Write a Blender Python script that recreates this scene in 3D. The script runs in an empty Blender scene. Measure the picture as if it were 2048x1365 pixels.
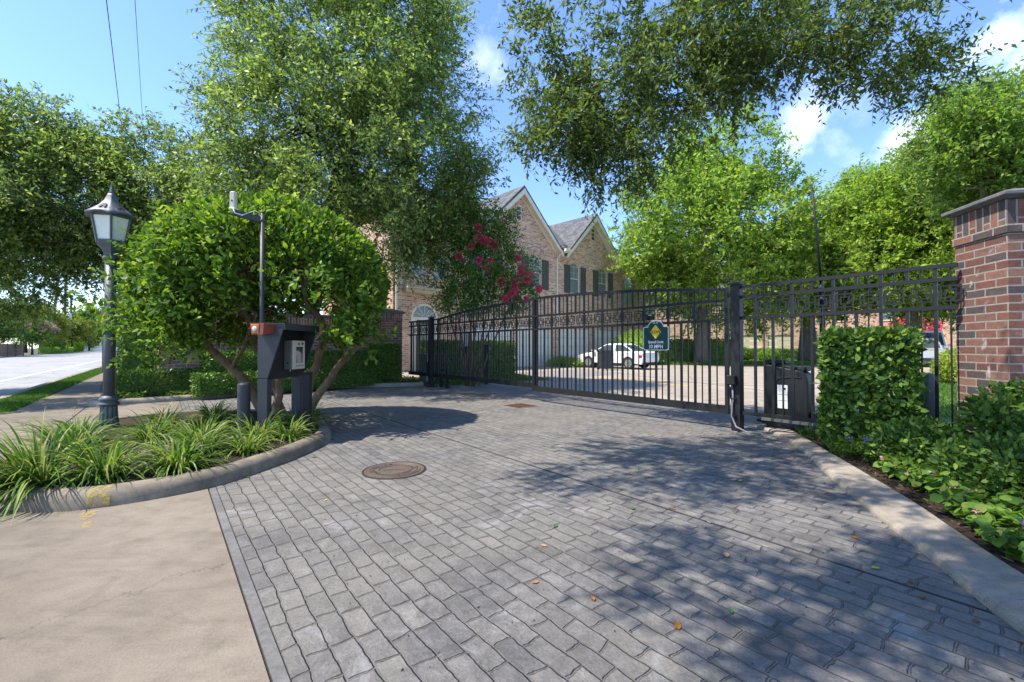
import bpy, math, random
import numpy as np
from mathutils import Vector, Matrix, noise as mnoise

SC = bpy.context.scene
COL = SC.collection
R_ = math.radians
H = 1.2                                   # eye height of the camera
AX = (-0.6225, 0.7826)                    # direction along the street and the gate (away from the camera)
RX = (0.7826, 0.6225)                     # direction across the street, towards the court


def ab(a, b, z=0.0):
    return (a * AX[0] + b * RX[0], a * AX[1] + b * RX[1], z)


# ------------------------------------------------------------------ node helpers
class NT:
    def __init__(self, name):
        self.m = bpy.data.materials.new(name)
        self.m.use_nodes = True
        self.t = self.m.node_tree
        self.t.nodes.clear()
        self.out = self.t.nodes.new('ShaderNodeOutputMaterial')

    def n(self, typ, **kw):
        nd = self.t.nodes.new(typ)
        for k, v in kw.items():
            if hasattr(nd, k):
                setattr(nd, k, v)
            else:
                nd.inputs[k.replace('_', ' ')].default_value = v
        return nd

    def l(self, a, b):
        self.t.links.new(a, b)

    def ramp(self, fac, stops, interp='LINEAR'):
        r = self.n('ShaderNodeValToRGB')
        r.color_ramp.interpolation = interp
        e = r.color_ramp.elements
        while len(e) < len(stops):
            e.new(0.5)
        for el, (p, c) in zip(e, stops):
            el.position = p
            el.color = (c[0], c[1], c[2], 1) if not isinstance(c, (int, float)) else (c, c, c, 1)
        self.l(fac, r.inputs['Fac'])
        return r.outputs['Color']

    def mix(self, fac, a, b, typ='MIX'):
        m = self.n('ShaderNodeMix', data_type='RGBA', blend_type=typ)
        for s, v in ((m.inputs[0], fac), (m.inputs[6], a), (m.inputs[7], b)):
            if isinstance(v, (int, float)):
                s.default_value = v
            elif isinstance(v, (tuple, list)):
                s.default_value = (v[0], v[1], v[2], 1)
            else:
                self.l(v, s)
        return m.outputs[2]

    def math(self, op, a, b=0.0):
        m = self.n('ShaderNodeMath', operation=op)
        for s, v in ((m.inputs[0], a), (m.inputs[1], b)):
            if isinstance(v, (int, float)):
                s.default_value = v
            else:
                self.l(v, s)
        return m.outputs[0]

    def noise(self, vec, scale, detail=4, rough=0.6, dist=0.0):
        n = self.n('ShaderNodeTexNoise')
        n.inputs['Scale'].default_value = scale
        n.inputs['Detail'].default_value = detail
        n.inputs['Roughness'].default_value = rough
        n.inputs['Distortion'].default_value = dist
        if vec is not None:
            self.l(vec, n.inputs['Vector'])
        return n

    def pbr(self, color, rough=0.6, metal=0.0, bump=None, bstr=0.3, bdist=0.01, spec=0.5):
        p = self.n('ShaderNodeBsdfPrincipled')
        for k, v in (('Base Color', color), ('Roughness', rough), ('Metallic', metal), ('Specular IOR Level', spec)):
            s = p.inputs[k]
            if isinstance(v, (int, float)):
                s.default_value = v
            elif isinstance(v, (tuple, list)):
                s.default_value = (v[0], v[1], v[2], 1)
            else:
                self.l(v, s)
        if bump is not None:
            b = self.n('ShaderNodeBump')
            b.inputs['Strength'].default_value = bstr
            b.inputs['Distance'].default_value = bdist
            self.l(bump, b.inputs['Height'])
            self.l(b.outputs['Normal'], p.inputs['Normal'])
        self.l(p.outputs[0], self.out.inputs['Surface'])
        return p


def m_paint(name, c, rough=0.45, metal=0.0, var=0.25, scale=6.0, bump=0.05, c2=None, spec=0.5):
    N = NT(name)
    tc = N.n('ShaderNodeTexCoord')
    a = N.noise(tc.outputs['Object'], scale, 6, 0.65)
    b = N.noise(tc.outputs['Object'], scale * 14, 3, 0.6)
    d = c2 if c2 else tuple(x * (1 - var) for x in c)
    f = N.ramp(a.outputs['Fac'], [(0.35, 0.0), (0.7, 1.0)])
    col = N.mix(f, c, d)
    rr = N.math('MULTIPLY_ADD', b.outputs['Fac'], 0.25)
    rr.node.inputs[2].default_value = rough - 0.12
    N.pbr(col, rr, metal, b.outputs['Fac'], bump, 0.004, spec)
    return N.m


def m_concrete(name, c, c2, scale=1.0, stain=(0.5, 0.5, 0.5), rough=0.85, speck=0.35):
    N = NT(name)
    tc = N.n('ShaderNodeTexCoord')
    o = tc.outputs['Object']
    big = N.noise(o, 0.55 * scale, 8, 0.62, 0.6)
    mid = N.noise(o, 5 * scale, 7, 0.7, 0.4)
    fine = N.noise(o, 110 * scale, 3, 0.75)
    col = N.mix(N.ramp(big.outputs['Fac'], [(0.36, 0.0), (0.66, 1.0)]), c, c2)
    dirt = N.ramp(mid.outputs['Fac'], [(0.3, 0.55), (0.52, 0.95), (0.75, 1.08)])
    col = N.mix(0.55, col, dirt, 'MULTIPLY')
    sp = N.ramp(fine.outputs['Fac'], [(0.3, 0.55), (0.5, 1.0), (0.72, 1.3)])
    col = N.mix(speck, col, sp, 'MULTIPLY')
    mp = N.n('ShaderNodeMapping')
    mp.inputs['Rotation'].default_value = (0, 0, R_(38))
    mp.inputs['Scale'].default_value = (1.0, 2.6, 1.0)
    N.l(o, mp.inputs['Vector'])
    st = N.noise(mp.outputs[0], 1.9 * scale, 9, 0.74, 0.9)
    col = N.mix(0.6, col, N.ramp(st.outputs['Fac'], [(0.32, 0.62), (0.5, 1.0), (0.7, 1.22)]), 'MULTIPLY')
    vo = N.n('ShaderNodeTexVoronoi', feature='DISTANCE_TO_EDGE')
    vo.inputs['Scale'].default_value = 0.55 * scale
    wv = N.n('ShaderNodeVectorMath', operation='MULTIPLY_ADD')
    N.l(mid.outputs['Color'], wv.inputs[0])
    wv.inputs[1].default_value = (0.35 / scale, 0.35 / scale, 0)
    N.l(o, wv.inputs[2])
    N.l(wv.outputs[0], vo.inputs['Vector'])
    crack = N.ramp(vo.outputs['Distance'], [(0.0, 1.0), (0.0035, 0.0)])
    cm = N.math('MULTIPLY', crack, N.ramp(big.outputs['Fac'], [(0.42, 0.0), (0.55, 0.8)]))
    col = N.mix(cm, col, tuple(x * 0.3 for x in c2))
    h = N.math('MULTIPLY_ADD', mid.outputs['Fac'], 0.6)
    N.l(fine.outputs['Fac'], h.node.inputs[2])
    h = N.math('MULTIPLY_ADD', st.outputs['Fac'], 0.7)
    N.l(N.math('MULTIPLY_ADD', mid.outputs['Fac'], 0.6), h.node.inputs[2])
    h2 = N.math('ADD', h, fine.outputs['Fac'])
    N.pbr(col, rough, 0, h2, 0.45, 0.007, 0.3)
    return N.m


def m_brick(name, palette, mortar, bw=0.235, bh=0.081, ms=0.007, vertical=False, dirt=0.4, white=0.0):
    N = NT(name)
    tc = N.n('ShaderNodeTexCoord')
    mp = N.n('ShaderNodeMapping')
    if vertical:
        mp.inputs['Rotation'].default_value = (0, 0, R_(90))
    N.l(tc.outputs['UV'], mp.inputs['Vector'])
    wob = N.noise(mp.outputs[0], 9.0, 3, 0.6)
    wv = N.n('ShaderNodeVectorMath', operation='MULTIPLY_ADD')
    N.l(wob.outputs['Color'], wv.inputs[0])
    wv.inputs[1].default_value = (0.012, 0.012, 0)
    N.l(mp.outputs[0], wv.inputs[2])
    br = N.n('ShaderNodeTexBrick')
    br.offset = 0.5
    br.inputs['Color1'].default_value = (0, 0, 0, 1)
    br.inputs['Color2'].default_value = (1, 1, 1, 1)
    br.inputs['Mortar'].default_value = (0.5, 0.5, 0.5, 1)
    br.inputs['Scale'].default_value = 1.0
    br.inputs['Mortar Size'].default_value = ms
    br.inputs['Mortar Smooth'].default_value = 0.15
    br.inputs['Brick Width'].default_value = bw
    br.inputs['Row Height'].default_value = bh
    N.l(wv.outputs[0], br.inputs['Vector'])
    k = len(palette)
    col = N.ramp(br.outputs['Color'], [(0.02 + 0.96 * i / k, c) for i, c in enumerate(palette)], 'CONSTANT')
    g = N.noise(mp.outputs[0], 22, 6, 0.7, 0.5)
    col = N.mix(0.6, col, N.ramp(g.outputs['Fac'], [(0.28, 0.5), (0.52, 1.0), (0.78, 1.45)]), 'MULTIPLY')
    big = N.noise(mp.outputs[0], 0.9, 5, 0.6)
    col = N.mix(dirt, col, N.ramp(big.outputs['Fac'], [(0.3, 0.62), (0.6, 1.1)]), 'MULTIPLY')
    mcol = N.mix(N.ramp(g.outputs['Fac'], [(0.35, 0.0), (0.7, 1.0)]), mortar, tuple(x * 0.62 for x in mortar))
    col = N.mix(br.outputs['Fac'], col, mcol)
    if white:
        wn = N.noise(mp.outputs[0], 3.2, 7, 0.72, 1.0)
        col = N.mix(N.math('MULTIPLY', N.ramp(wn.outputs['Fac'], [(0.6, 0.0), (0.68, 1.0)]), white), col, (0.6, 0.58, 0.56))
    h = N.math('SUBTRACT', N.math('MULTIPLY', g.outputs['Fac'], 0.35), br.outputs['Fac'])
    N.pbr(col, 0.88, 0, h, 0.7, 0.008, 0.25)
    return N.m


def m_leaf(name, stops, trans=0.35, rough=0.42, tint=(1.2, 1.25, 0.6), spec=0.2):
    N = NT(name)
    g = N.n('ShaderNodeNewGeometry')
    col = N.ramp(g.outputs['Random Per Island'], [(i / max(1, len(stops) - 1), c) for i, c in enumerate(stops)])
    p = N.pbr(col, rough, 0, None, spec=spec)
    tr = N.n('ShaderNodeBsdfTranslucent')
    N.l(N.mix(1.0, col, tint, 'MULTIPLY'), tr.inputs['Color'])
    mx = N.n('ShaderNodeMixShader')
    mx.inputs[0].default_value = trans
    N.l(p.outputs[0], mx.inputs[1])
    N.l(tr.outputs[0], mx.inputs[2])
    N.l(mx.outputs[0], N.out.inputs['Surface'])
    return N.m


def m_bark(name, c, c2, scale=1.0):
    N = NT(name)
    tc = N.n('ShaderNodeTexCoord')
    mp = N.n('ShaderNodeMapping')
    mp.inputs['Scale'].default_value = (1, 1, 0.22)
    N.l(tc.outputs['Object'], mp.inputs['Vector'])
    a = N.noise(mp.outputs[0], 22 * scale, 6, 0.7, 0.8)
    b = N.noise(tc.outputs['Object'], 2.5, 4, 0.6)
    col = N.mix(N.ramp(a.outputs['Fac'], [(0.35, 0.0), (0.65, 1.0)]), c2, c)
    col = N.mix(0.5, col, N.ramp(b.outputs['Fac'], [(0.3, 0.6), (0.7, 1.2)]), 'MULTIPLY')
    N.pbr(col, 0.9, 0, a.outputs['Fac'], 0.9, 0.02, 0.2)
    return N.m


def m_glass(name, c=(0.03, 0.04, 0.045), rough=0.06):
    N = NT(name)
    tc = N.n('ShaderNodeTexCoord')
    a = N.noise(tc.outputs['Object'], 1.5, 2, 0.5)
    N.pbr(N.mix(a.outputs['Fac'], c, tuple(x * 1.8 for x in c)), rough, 0, a.outputs['Fac'], 0.03, 0.02, 0.8)
    return N.m


# ------------------------------------------------------------------ mesh builder
class MB:
    def __init__(self):
        self.v, self.f = [], []

    def add(self, vs, fs):
        o = len(self.v)
        self.v += [tuple(p) for p in vs]
        self.f += [tuple(i + o for i in f) for f in fs]
        return self

    def box(self, x0, x1, y0, y1, z0, z1):
        return self.add([(x0, y0, z0), (x1, y0, z0), (x1, y1, z0), (x0, y1, z0), (x0, y0, z1), (x1, y0, z1), (x1, y1, z1), (x0, y1, z1)],
                        [(0, 3, 2, 1), (4, 5, 6, 7), (0, 1, 5, 4), (1, 2, 6, 5), (2, 3, 7, 6), (3, 0, 4, 7)])

    def bbox(self, x0, x1, y0, y1, z0, z1, c):
        """box with chamfered vertical and horizontal edges"""
        vs, rings = [], []
        for z, i in ((z0, c), (z0 + c, 0), (z1 - c, 0), (z1, c)):
            X0, X1, Y0, Y1 = x0 + i, x1 - i, y0 + i, y1 - i
            k = c
            ring = [(X0 + k, Y0, z), (X1 - k, Y0, z), (X1, Y0 + k, z), (X1, Y1 - k, z), (X1 - k, Y1, z), (X0 + k, Y1, z), (X0, Y1 - k, z), (X0, Y0 + k, z)]
            rings.append(ring)
        return self.loft(rings)

    def loft(self, rings, cap=True, closed=True):
        n = len(rings[0])
        vs = [p for r in rings for p in r]
        fs = []
        for i in range(len(rings) - 1):
            for j in range(n if closed else n - 1):
                k = (j + 1) % n
                fs.append((i * n + j, i * n + k, (i + 1) * n + k, (i + 1) * n + j))
        if cap:
            fs.append(tuple(range(n - 1, -1, -1)))
            fs.append(tuple((len(rings) - 1) * n + j for j in range(n)))
        return self.add(vs, fs)

    def prism(self, poly, z0, z1):
        return self.loft([[(x, y, z0) for x, y in poly], [(x, y, z1) for x, y in poly]])

    def prism_xz(self, poly, y0, y1):
        return self.loft([[(x, y0, z) for x, z in poly], [(x, y1, z) for x, z in poly]])

    def prism_yz(self, poly, x0, x1):
        return self.loft([[(x0, y, z) for y, z in poly], [(x1, y, z) for y, z in poly]])

    def tube(self, pts, radii, n=8, cap=True):
        pts = [Vector(p) for p in pts]
        if isinstance(radii, (int, float)):
            radii = [radii] * len(pts)
        rings, ref = [], None
        for i, p in enumerate(pts):
            d = (pts[min(i + 1, len(pts) - 1)] - pts[max(i - 1, 0)])
            if d.length < 1e-9:
                d = Vector((0, 0, 1))
            d.normalize()
            if ref is None:
                ref = Vector((1, 0, 0)) if abs(d.x) < 0.8 else Vector((0, 1, 0))
            u = (ref - d * ref.dot(d))
            if u.length < 1e-6:
                u = d.orthogonal()
            u.normalize()
            ref = u
            w = d.cross(u)
            rings.append([tuple(p + (u * math.cos(2 * math.pi * k / n) + w * math.sin(2 * math.pi * k / n)) * radii[i]) for k in range(n)])
        return self.loft(rings, cap)

    def lathe(self, prof, n=24, c=(0, 0), rot=0.0, wave=None):
        rings = []
        for i, (r, z) in enumerate(prof):
            rr = max(r, 1e-4)
            ring = []
            for k in range(n):
                t = 2 * math.pi * k / n + rot
                f = rr * (wave(k, i) if wave else 1)
                ring.append((c[0] + f * math.cos(t), c[1] + f * math.sin(t), z))
            rings.append(ring)
        return self.loft(rings)

    def rail(self, p, q, w, h):
        """square-section bar from p to q, w horizontally across, h vertically"""
        p, q = Vector(p), Vector(q)
        d = (q - p).normalized()
        s = Vector((d.y, -d.x, 0))
        s = s.normalized() if s.length > 1e-6 else Vector((1, 0, 0))
        u = s.cross(d).normalized()
        rings = []
        for c in (p, q):
            rings.append([tuple(c + s * a * w / 2 + u * b * h / 2) for a, b in ((-1, -1), (1, -1), (1, 1), (-1, 1))])
        return self.loft(rings)

    def sheet(self, poly, z):
        return self.add([(p[0], p[1], z) for p in poly], [tuple(range(len(poly)))])

    def build(self, name, mat, parent=None, smooth=False, off=None, bevel=0.0):
        me = bpy.data.meshes.new(name)
        v = self.v
        if off is not None:
            v = [(p[0] - off[0], p[1] - off[1], p[2] - off[2]) for p in v]
        me.from_pydata(v, [], self.f)
        me.update()
        uv_box(me)
        if smooth:
            me.polygons.foreach_set('use_smooth', [True] * len(me.polygons))
        me.materials.append(mat)
        o = bpy.data.objects.new(name, me)
        COL.objects.link(o)
        if parent:
            o.parent = parent
        if bevel:
            b = o.modifiers.new('edge', 'BEVEL')
            b.width = bevel
            b.segments = 2
            b.limit_method = 'ANGLE'
        return o


def uv_box(me):
    """metre-true uv per face: horizontal run / height on walls, x / y on flat faces"""
    n, nl = len(me.polygons), len(me.loops)
    nor = np.empty(n * 3, np.float32)
    me.polygons.foreach_get('normal', nor)
    nor = nor.reshape(-1, 3)
    tot = np.empty(n, np.int32)
    me.polygons.foreach_get('loop_total', tot)
    vi = np.empty(nl, np.int32)
    me.loops.foreach_get('vertex_index', vi)
    co = np.empty(len(me.vertices) * 3, np.float32)
    me.vertices.foreach_get('co', co)
    p = co.reshape(-1, 3)[vi]
    fn = np.repeat(nor, tot, axis=0)
    hl = np.hypot(fn[:, 0], fn[:, 1])
    flat = np.abs(fn[:, 2]) > 0.75
    tx, ty = -fn[:, 1] / np.maximum(hl, 1e-6), fn[:, 0] / np.maximum(hl, 1e-6)
    u = np.where(flat, p[:, 0], p[:, 0] * tx + p[:, 1] * ty)
    w = np.where(flat, p[:, 1], p[:, 2])
    uv = me.uv_layers.new(name='UVMap')
    uv.data.foreach_set('uv', np.stack([u, w], 1).astype(np.float32).ravel())


def fast_mesh(name, verts, quads, mat, parent=None, smooth=False):
    me = bpy.data.meshes.new(name)
    me.vertices.add(len(verts))
    me.vertices.foreach_set('co', np.ascontiguousarray(verts, np.float32).ravel())
    me.loops.add(quads.size)
    me.loops.foreach_set('vertex_index', np.ascontiguousarray(quads, np.int32).ravel())
    me.polygons.add(len(quads))
    me.polygons.foreach_set('loop_start', np.arange(0, quads.size, quads.shape[1], dtype=np.int32))
    me.update(calc_edges=True)
    if smooth:
        me.polygons.foreach_set('use_smooth', np.ones(len(quads), dtype=bool))
    me.materials.append(mat)
    o = bpy.data.objects.new(name, me)
    COL.objects.link(o)
    if parent:
        o.parent = parent
    return o


def tag(o, label=None, cat=None, group=None, kind=None):
    if label:
        o['label'] = label
    if cat:
        o['category'] = cat
    if group:
        o['group'] = group
    if kind:
        o['kind'] = kind
    return o


def thing(name, label, cat, loc=(0, 0, 0), rotz=0.0, group=None):
    o = bpy.data.objects.new(name, None)
    COL.objects.link(o)
    o.empty_display_size = 0.2
    o.location = loc
    o.rotation_euler = (0, 0, rotz)
    return tag(o, label, cat, group)


def struct(o):
    o['kind'] = 'structure'
    return o


def dup(root, loc, rotz, label, group=None):
    r = root.copy()
    COL.objects.link(r)
    r.location = loc
    r.rotation_euler = (0, 0, rotz)
    tag(r, label, None, group)
    for ch in list(root.children):
        c = ch.copy()
        COL.objects.link(c)
        c.parent = r
        for g in list(ch.children):
            d = g.copy()
            COL.objects.link(d)
            d.parent = c
    return r


# ------------------------------------------------------------------ foliage
def nrm(a):
    return a / np.maximum(np.linalg.norm(a, axis=-1, keepdims=True), 1e-9)


def leaf_arrays(pos, axis, up, L, W, fold=True):
    if fold == 'round':
        return round_leaf_arrays(pos, axis, up, L, W)
    axis = nrm(axis)
    side = nrm(np.cross(axis, up))
    n2 = np.cross(side, axis)
    L = np.asarray(L)[:, None]
    W = np.asarray(W)[:, None]
    base, tip = pos, pos + axis * L - n2 * L * 0.1
    l = pos + axis * L * 0.45 + side * W * 0.5
    r = pos + axis * L * 0.45 - side * W * 0.5
    n = len(pos)
    if fold:
        mid = pos + axis * L * 0.5 - n2 * W * 0.2
        v = np.stack([base, mid, tip, l, r], 1).reshape(-1, 3)
        i = np.arange(n)[:, None] * 5
        q = np.concatenate([np.concatenate([i, i + 1, i + 2, i + 3], 1), np.concatenate([i, i + 4, i + 2, i + 1], 1)], 0)
    else:
        v = np.stack([base, r, tip, l], 1).reshape(-1, 3)
        i = np.arange(n)[:, None] * 4
        q = np.concatenate([i, i + 1, i + 2, i + 3], 1)
    return v, q


def round_leaf_arrays(pos, axis, up, L, W):
    axis = nrm(axis)
    side = nrm(np.cross(axis, up))
    n2 = np.cross(side, axis)
    L = np.asarray(L)[:, None]
    W = np.asarray(W)[:, None]
    b, t = pos, pos + axis * L - n2 * L * 0.14
    l1, r1 = pos + axis * L * .27 + side * W * .43, pos + axis * L * .27 - side * W * .43
    l2, r2 = pos + axis * L * .64 + side * W * .44 - n2 * L * .03, pos + axis * L * .64 - side * W * .44 - n2 * L * .03
    m = pos + axis * L * .5 - n2 * W * .16
    v = np.stack([b, l1, l2, t, r2, r1, m], 1).reshape(-1, 3)
    i = np.arange(len(pos))[:, None] * 7
    q = np.concatenate([np.concatenate([i, i + 5, i + 6, i + 1], 1), np.concatenate([i + 5, i + 4, i + 3, i + 6], 1), np.concatenate([i + 6, i + 3, i + 2, i + 1], 1)], 0)
    return v, q


def leaves(name, mat, parent, pos, axis, up, L, W, fold=True, off=(0, 0, 0)):
    v, q = leaf_arrays(pos, axis, up, L, W, fold)
    return fast_mesh(name, v - np.array(off), q, mat, parent)


def sprays(rng, cen, out, ntw, tlen, nl, spread=0.8, up=0.15, droop=0.15, jit=0.15, flat=0.6, twist=1.0):
    """twigs growing from cluster centres, with leaves set along them"""
    M = len(cen)
    c = np.repeat(cen, ntw, 0)
    o = np.repeat(out, ntw, 0)
    d = nrm(o + rng.normal(size=c.shape) * spread + np.array([0, 0, up]))
    b = c + rng.normal(size=c.shape) * jit
    tl = tlen * rng.uniform(0.6, 1.25, (len(c), 1))
    P, A, U = [], [], []
    for k in range(nl):
        t = (k + rng.uniform(0.2, 1.0, (len(c), 1))) / nl
        p = b + d * tl * t - np.array([0, 0, 1.0]) * droop * tl * t * t
        perp = nrm(np.cross(d, rng.normal(size=d.shape)))
        a = nrm(d * 0.6 + perp * twist + np.array([0, 0, -droop]))
        u = nrm(np.array([0, 0, 1.0]) * flat + rng.normal(size=d.shape) * 0.55)
        P.append(p), A.append(a), U.append(u)
    e = b + d * tl - np.array([0, 0, 1.0]) * droop * tl
    return np.concatenate(P), np.concatenate(A), np.concatenate(U), b, e


def twig_arrays(b, e, r=0.004):
    d = nrm(e - b)
    s = nrm(np.cross(d, np.array([0.31, 0.17, 0.93])))
    w = np.cross(d, s)
    vs = []
    for k in range(3):
        t = 2 * math.pi * k / 3
        vs.append(b + (s * math.cos(t) + w * math.sin(t)) * r)
    for k in range(3):
        t = 2 * math.pi * k / 3
        vs.append(e + (s * math.cos(t) + w * math.sin(t)) * r * 0.5)
    v = np.stack(vs, 1).reshape(-1, 3)
    i = np.arange(len(b))[:, None] * 6
    q = np.concatenate([np.concatenate([i + k, i + (k + 1) % 3, i + 3 + (k + 1) % 3, i + 3 + k], 1) for k in range(3)], 0)
    return v, q


def env_points(rng, ells, n, rmin=0.55, gap=0.0, gfreq=0.5, zmin=None, seed=0):
    E = np.array(ells, float)
    w = (E[:, 3] * E[:, 4] + E[:, 4] * E[:, 5] + E[:, 3] * E[:, 5])
    w /= w.sum()
    P, O = [], []
    tries = 0
    while len(P) < n and tries < n * 40:
        tries += 1
        e = E[rng.choice(len(E), p=w)]
        d = nrm(rng.normal(size=3))
        r = 1 - (1 - rmin) * rng.random() ** 1.4
        p = e[:3] + d * r * e[3:]
        if zmin is not None and p[2] < zmin:
            continue
        q = np.sqrt((((p - E[:, :3]) / E[:, 3:]) ** 2).sum(1))
        if (q < rmin * 0.8).any():
            continue
        if gap and mnoise.noise(Vector(p * gfreq + seed * 7.3)) < gap - 0.5:
            continue
        P.append(p)
        O.append(nrm(d / e[3:]))
    return np.array(P), np.array(O)


def branch_path(p, q, rng, n=6, sag=0.12, wob=0.06):
    p, q = np.array(p, float), np.array(q, float)
    L = np.linalg.norm(q - p)
    h = (q - p) * np.array([1, 1, 0])
    pts = []
    w1, w2 = rng.normal(size=3) * wob * L, rng.normal(size=3) * wob * L
    for i in range(n + 1):
        t = i / n
        b = p + (q - p) * t
        b = b + np.array([0, 0, 1]) * sag * L * math.sin(math.pi * t) * (1 if np.linalg.norm(h) > 0.3 * L else 0.3)
        b = b + w1 * math.sin(math.pi * t) * (1 - t) * 2 + w2 * math.sin(2 * math.pi * t) * 0.5
        pts.append(b)
    return pts


def skeleton(mb, rng, base, trunk_pts, r0, mains, secs, n=7, rsec=0.05, sag=0.12):
    """trunk, main limbs and secondary limbs, each starting on what is already grown"""
    tp = [np.array(base, float)] + [np.array(p, float) for p in trunk_pts]
    k = len(tp)
    rad = [r0 * (1.0 - 0.45 * i / max(1, k - 1)) for i in range(k)]
    rad[0] = r0 * 1.35
    # finer trunk with a root flare
    fp, fr = [], []
    for i in range(k - 1):
        for s in range(4):
            t = s / 4
            fp.append(tp[i] * (1 - t) + tp[i + 1] * t)
            fr.append(rad[i] * (1 - t) + rad[i + 1] * t)
    fp.append(tp[-1]), fr.append(rad[-1])
    mb.tube(fp, fr, 10)
    nodes = [(p, r) for p, r in zip(fp[len(fp) // 2:], fr[len(fr) // 2:])]
    for q in sorted(mains, key=lambda m: np.linalg.norm(np.array(m) - tp[-1])):
        q = np.array(q, float)
        best = min(nodes, key=lambda s: np.linalg.norm(s[0] - q) + 0.5 * max(0, s[0][2] - q[2]))
        path = branch_path(best[0], q, rng, 7, sag)
        ra = min(best[1] * 0.75, r0 * 0.5)
        rr = [ra * (1 - 0.72 * i / 7) for i in range(8)]
        mb.tube(path, rr, n)
        nodes += list(zip(path[1:], rr[1:]))
    arr = np.array([s[0] for s in nodes])
    for q in secs:
        q = np.array(q, float)
        i = int(np.argmin(np.linalg.norm(arr - q, axis=1)))
        path = branch_path(arr[i], q, rng, 4, 0.08)
        ra = min(nodes[i][1] * 0.6, rsec)
        mb.tube(path, [ra * (1 - 0.8 * j / 4) for j in range(5)], 5)


def tree(name, label, cat, base, trunk_pts, r0, ells, ncl, lm, bm, seed, ntw=9, tlen=0.7, nl=8, L=0.07, W=0.03, fold=False,
         rmin=0.5, gap=0.3, gfreq=0.45, nsec=70, droop=0.12, up=0.15, spread=0.8, rsec=0.05, group=None, twigs=0.0, sag=0.12, flat=0.6, mains=None, zmin=None, twist=1.0):
    rng = np.random.default_rng(seed)
    root = thing(name, label, cat, (base[0], base[1], base[2] if len(base) > 2 else 0.0), 0, group)
    off = np.array(root.location)
    cen, out = env_points(rng, ells, ncl, rmin, gap, gfreq, zmin, seed)
    mb = MB()
    sel = cen[rng.permutation(len(cen))[:nsec]]
    mm = mains if mains is not None else [e[:3] for e in ells]
    skeleton(mb, rng, tuple(off), trunk_pts, r0, mm, sel, rsec=rsec, sag=sag)
    mb.build('trunk', bm, root, True, off)
    P, A, U, b, e = sprays(rng, cen, out, ntw, tlen, nl, spread, up, droop, tlen * 0.22, flat, twist)
    n = len(P)
    s = rng.uniform(0.7, 1.25, n)
    v, q = leaf_arrays(P - off, A, U, L * s, W * s * rng.uniform(0.85, 1.15, n), fold)
    crown = fast_mesh('crown', v, q, lm, root)
    if twigs:
        tv, tq = twig_arrays(b - off, e - off, twigs)
        fast_mesh('twigs', tv, tq, bm, root)
    return root


def surface_leaves(rng, kind, dims, n, depth=0.12):
    """points and outward directions in the outer layer of a clipped box or ball"""
    if kind == 'box':
        x0, x1, y0, y1, z0, z1 = dims
        ar = np.array([(y1 - y0) * (z1 - z0)] * 2 + [(x1 - x0) * (z1 - z0)] * 2 + [(x1 - x0) * (y1 - y0)])
        f = rng.choice(5, n, p=ar / ar.sum())
        u, w = rng.random(n), rng.random(n)
        d = rng.random(n) ** 1.5 * depth
        bulge = rng.normal(size=n) * 0.02
        P, O = np.zeros((n, 3)), np.zeros((n, 3))
        for i in range(5):
            m = f == i
            dd = d[m] + bulge[m]
            if i < 2:
                P[m] = np.stack([np.where(i, x1 - dd, x0 + dd), y0 + u[m] * (y1 - y0), z0 + w[m] * (z1 - z0)], 1)
                O[m] = (1 if i else -1, 0, 0)
            elif i < 4:
                P[m] = np.stack([x0 + u[m] * (x1 - x0), np.where(i == 3, y1 - dd, y0 + dd), z0 + w[m] * (z1 - z0)], 1)
                O[m] = (0, 1 if i == 3 else -1, 0)
            else:
                P[m] = np.stack([x0 + u[m] * (x1 - x0), y0 + w[m] * (y1 - y0), z1 - dd], 1)
                O[m] = (0, 0, 1)
        return P, O
    cx, cy, cz, rx, ry, rz = dims
    D = nrm(rng.normal(size=(n, 3)))
    r = 1 - depth * rng.random((n, 1)) ** 1.5
    lump = np.array([mnoise.noise(Vector(d * 2.3 + cx)) for d in D])[:, None] * 0.1
    P = np.array([cx, cy, cz]) + D * (r + lump) * np.array([rx, ry, rz])
    return P, nrm(D / np.array([rx, ry, rz]))


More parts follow.
